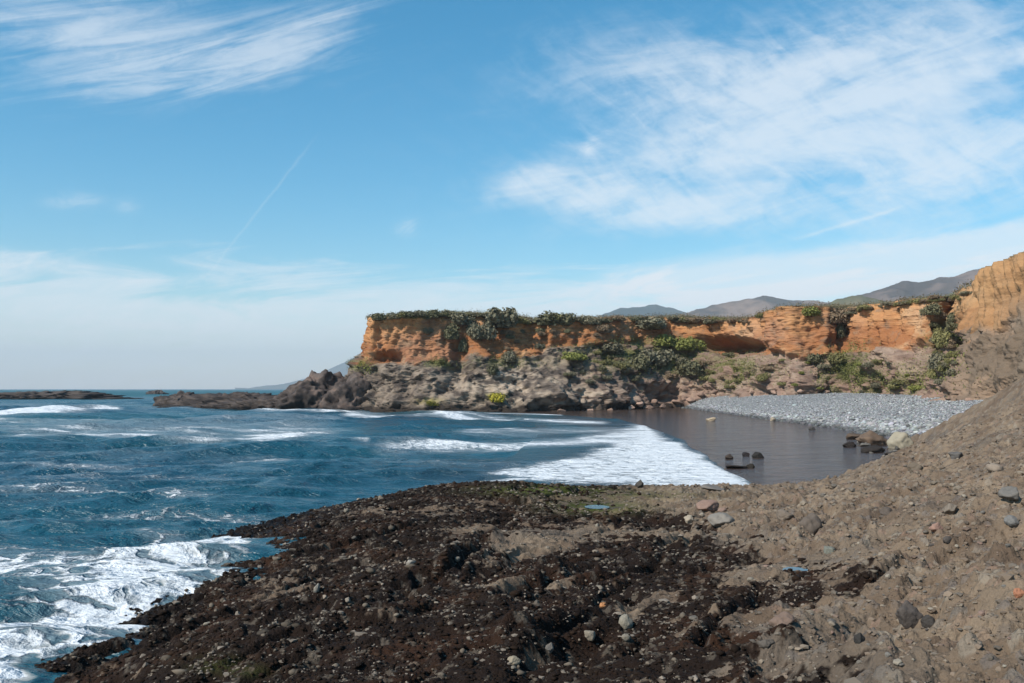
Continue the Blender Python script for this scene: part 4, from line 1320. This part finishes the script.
for a in [
    (498, 326, 44, 17, GREYG, 'largest grey-green shrub mound crowning the headland rim'),
    (462, 322, 30, 10, GREYG, 'broad shrub on the headland rim, seaward of the largest mound'),
    (432, 317, 22, 7, DARKG, 'dark shrub in the middle of the headland rim'),
    (383, 318, 20, 6, DARKG, 'dark flat shrub on the seaward corner of the headland top'),
    (405, 316, 20, 5, DARKG, 'low dark shrub second from the seaward corner of the headland top'),
    (452, 338, 18, 12, DARKG, 'dark shrub hanging down the headland face below the rim'),
    (464, 350, 12, 12, DARKG, 'dark shrub in the shaded gully of the headland'),
    (480, 336, 24, 14, GREYG, 'grey shrub spilling down under the largest rim mound'),
    (556, 323, 34, 11, DARKG, 'dark round shrub on the rim past the notch'),
    (590, 322, 20, 8, GREYG, 'grey shrub just inland of the dark round rim shrub'),
    (640, 326, 46, 10, GREYG, 'long olive shrub bank on the rim below the blue hill'),
    (690, 348, 26, 10, BRIGHT, 'bright green shrub on the ledge next to the cave shadow'),
    (666, 346, 28, 9, BRIGHT, 'yellow-green shrub in the middle of the green ledge'),
    (640, 366, 26, 13, DARKG, 'dark shrub hollow in the middle of the ledge slope'),
    (655, 362, 34, 14, GREYG, 'grey-green shrub thicket under the yellow-green ledge shrub'),
    (690, 372, 30, 13, DARKG, 'dark green shrub low on the ledge slope above the fallen rocks'),
    (572, 358, 24, 7, BRIGHT, 'light green patchy shrub at the seaward end of the ledge'),
    (610, 352, 26, 8, GREYG, 'grey shrub at the start of the green ledge'),
    (492, 372, 12, 9, DARKG, 'small dark shrub above the pale rock buttress'),
    (510, 360, 18, 8, GREYG, 'grey shrub on the step above the pale rock buttress'),
    (605, 330, 10, 7, BROWNG, 'brown shrub in the orange face above the ledge start'),
    (812, 314, 22, 8, BRIGHT, 'bright green shrub tuft on top of the rounded orange buttress'),
    (836, 320, 24, 11, BROWNG, 'brownish shrub patch at the head of the deep gully'),
    (838, 336, 14, 16, DARKG, 'dark shrub inside the deep gully behind the rounded buttress'),
    (814, 362, 20, 8, DARKG, 'dark green shrub below the rounded orange buttress'),
    (835, 362, 18, 8, OLIVE, 'olive shrub beside the dark one under the deep gully'),
    (933, 312, 20, 9, DARKG, 'dark shrub at the top of the gully by the near bluff'),
    (953, 320, 14, 8, DARKG, 'second dark shrub under the rim by the near bluff'),
    (942, 344, 22, 14, OLIVE, 'olive shrub half way down the gully by the near bluff'),
    (938, 366, 20, 13, GREYG, 'grey shrub low in the gully by the near bluff'),
    (932, 376, 12, 9, OLIVE, 'small green shrub at the bottom of the gully by the near bluff'),
    (430, 333, 9, 5, GREYG, 'tiny shrub clinging to the orange headland face'),
]:
    shrub(*a)
shrub(497, 400, 17, 7, YELL, 'bright yellow flowering shrub on the rocks at the waterline', name='flowering_shrub')
shrub(430, 404, 16, 3.5, (0.22, 0.20, 0.04), 'dull yellow-green shrub on the rocks below the headland', name='flowering_shrub')

# scattered small ones
def row(n, fpx, fpy, w, h, cols_, label, group):
    for _ in range(n):
        px = random.uniform(*fpx); py = fpy(px) + random.uniform(-1, 1) * 1.0
        k_ = random.uniform(0.6, 1.4)
        shrub(px, py, w * k_, h * k_, random.choice(cols_), label, group)


rim_px = [s[3][0] for s in ST[2:27]]; rim_py = [s[3][1] for s in ST[2:27]]
row(46, (376, 540), lambda q: np.interp(q, rim_px, rim_py) + 2, 13, 5, [GREYG, DARKG, OLIVE], 'small scrub bush along the headland rim', 'scrub bushes on the headland rim')
row(40, (545, 760), lambda q: np.interp(q, rim_px, rim_py) + 3, 13, 5, [GREYG, DARKG, BROWNG, OLIVE], 'small scrub bush along the rim behind the cove', 'scrub bushes on the cove rim')
row(34, (840, 966), lambda q: np.interp(q, rim_px, rim_py) + 3, 10, 4, [BROWNG, GREYG, OLIVE, BROWNG], 'small dry bush along the rim near the bluff', 'dry bushes on the rim by the bluff')
row(40, (565, 730), lambda q: random.uniform(350, 384), 12, 6, [GREYG, DARKG, OLIVE, BROWNG, GREYG], 'small bush on the green ledge slope', 'bushes on the ledge slope')
row(22, (770, 925), lambda q: random.uniform(360, 392), 11, 5, [OLIVE, BRIGHT, OLIVE, GREYG], 'small green bush on the slope above the shingle', 'bushes above the shingle')
row(16, (470, 600), lambda q: random.uniform(325, 350), 8, 5, [GREYG, DARKG, BROWNG], 'small bush caught in the broken orange face', 'bushes in the orange face')
row(12, (700, 770), lambda q: random.uniform(366, 388), 10, 5, [DARKG, OLIVE, BROWNG], 'small bush under the dark overhang', 'bushes under the overhang')

row(26, (930, 956), lambda q: random.uniform(308, 385), 11, 7, [OLIVE, GREYG, DARKG, BROWNG], 'small bush in the overgrown gully by the bluff', 'bushes in the gully by the bluff')

# continuous low scrub over the cliff tops
sel = (VT > 2.97) & (VT < 4.0) & (KX > 366) & (KX < 972)
pts = CP[sel]; pts = pts[rng.integers(0, len(pts), 70000)]
dd = rng.normal(size=pts.shape); dd[:, 2] = np.abs(dd[:, 2]); dd /= np.linalg.norm(dd, axis=1)[:, None]
hq = np.clip(0.5 + 0.9 * fbm(pts[:, 0] * 0.12, pts[:, 1] * 0.12, 5., 3), 0.05, 1.6)
pts = pts + rng.normal(0, 0.3, pts.shape) + dd * A([0.5, 0.5, 1.0]) * hq[:, None] * rng.random((len(pts), 1))
v_, f_ = leaves(rng, pts, dd, 0.13)
tcol = lerp3(A([0.13, 0.12, 0.066]), A([0.24, 0.175, 0.11]), np.clip(0.4 + 0.6 * fbm(pts[:, 0] * 0.06, pts[:, 1] * 0.06, 8., 3) + 0.25 * rng.normal(size=len(pts)), 0, 1))
o = build('scrub_undergrowth', v_, f_, M_scrub, smooth=False, col=np.repeat(tcol, 4, 0))
setting(o, 'low olive and brown scrub carpeting the cliff tops', 'scrub', 'stuff')
# and on the green ledges
g_ = np.clip(grn * ss(n2 + 0.5 * n1, -0.5, 0.25), 0, 1) * (VT < 2.2)
pr = g_.ravel() / g_.sum()
idx = rng.choice(len(pr), 42000, p=pr)
pts = CP.reshape(-1, 3)[idx]
dd = nn.reshape(-1, 3)[idx] + 0.6 * rng.normal(size=(len(idx), 3)); dd /= np.linalg.norm(dd, axis=1)[:, None]
pts = pts + rng.normal(0, 0.25, pts.shape) + dd * rng.random((len(pts), 1)) * 0.5
v_, f_ = leaves(rng, pts, dd, 0.13)
tcol = lerp3(A([0.125, 0.125, 0.055]), A([0.21, 0.215, 0.055]), np.clip(0.45 + 0.5 * fbm(pts[:, 0] * 0.1, pts[:, 1] * 0.1, 18., 3) + 0.25 * rng.normal(size=len(pts)), 0, 1))
o = build('ledge_grass', v_, f_, M_scrub, smooth=False, col=np.repeat(tcol, 4, 0))
setting(o, 'green grass and herbs on the cliff ledges', 'grass', 'stuff')
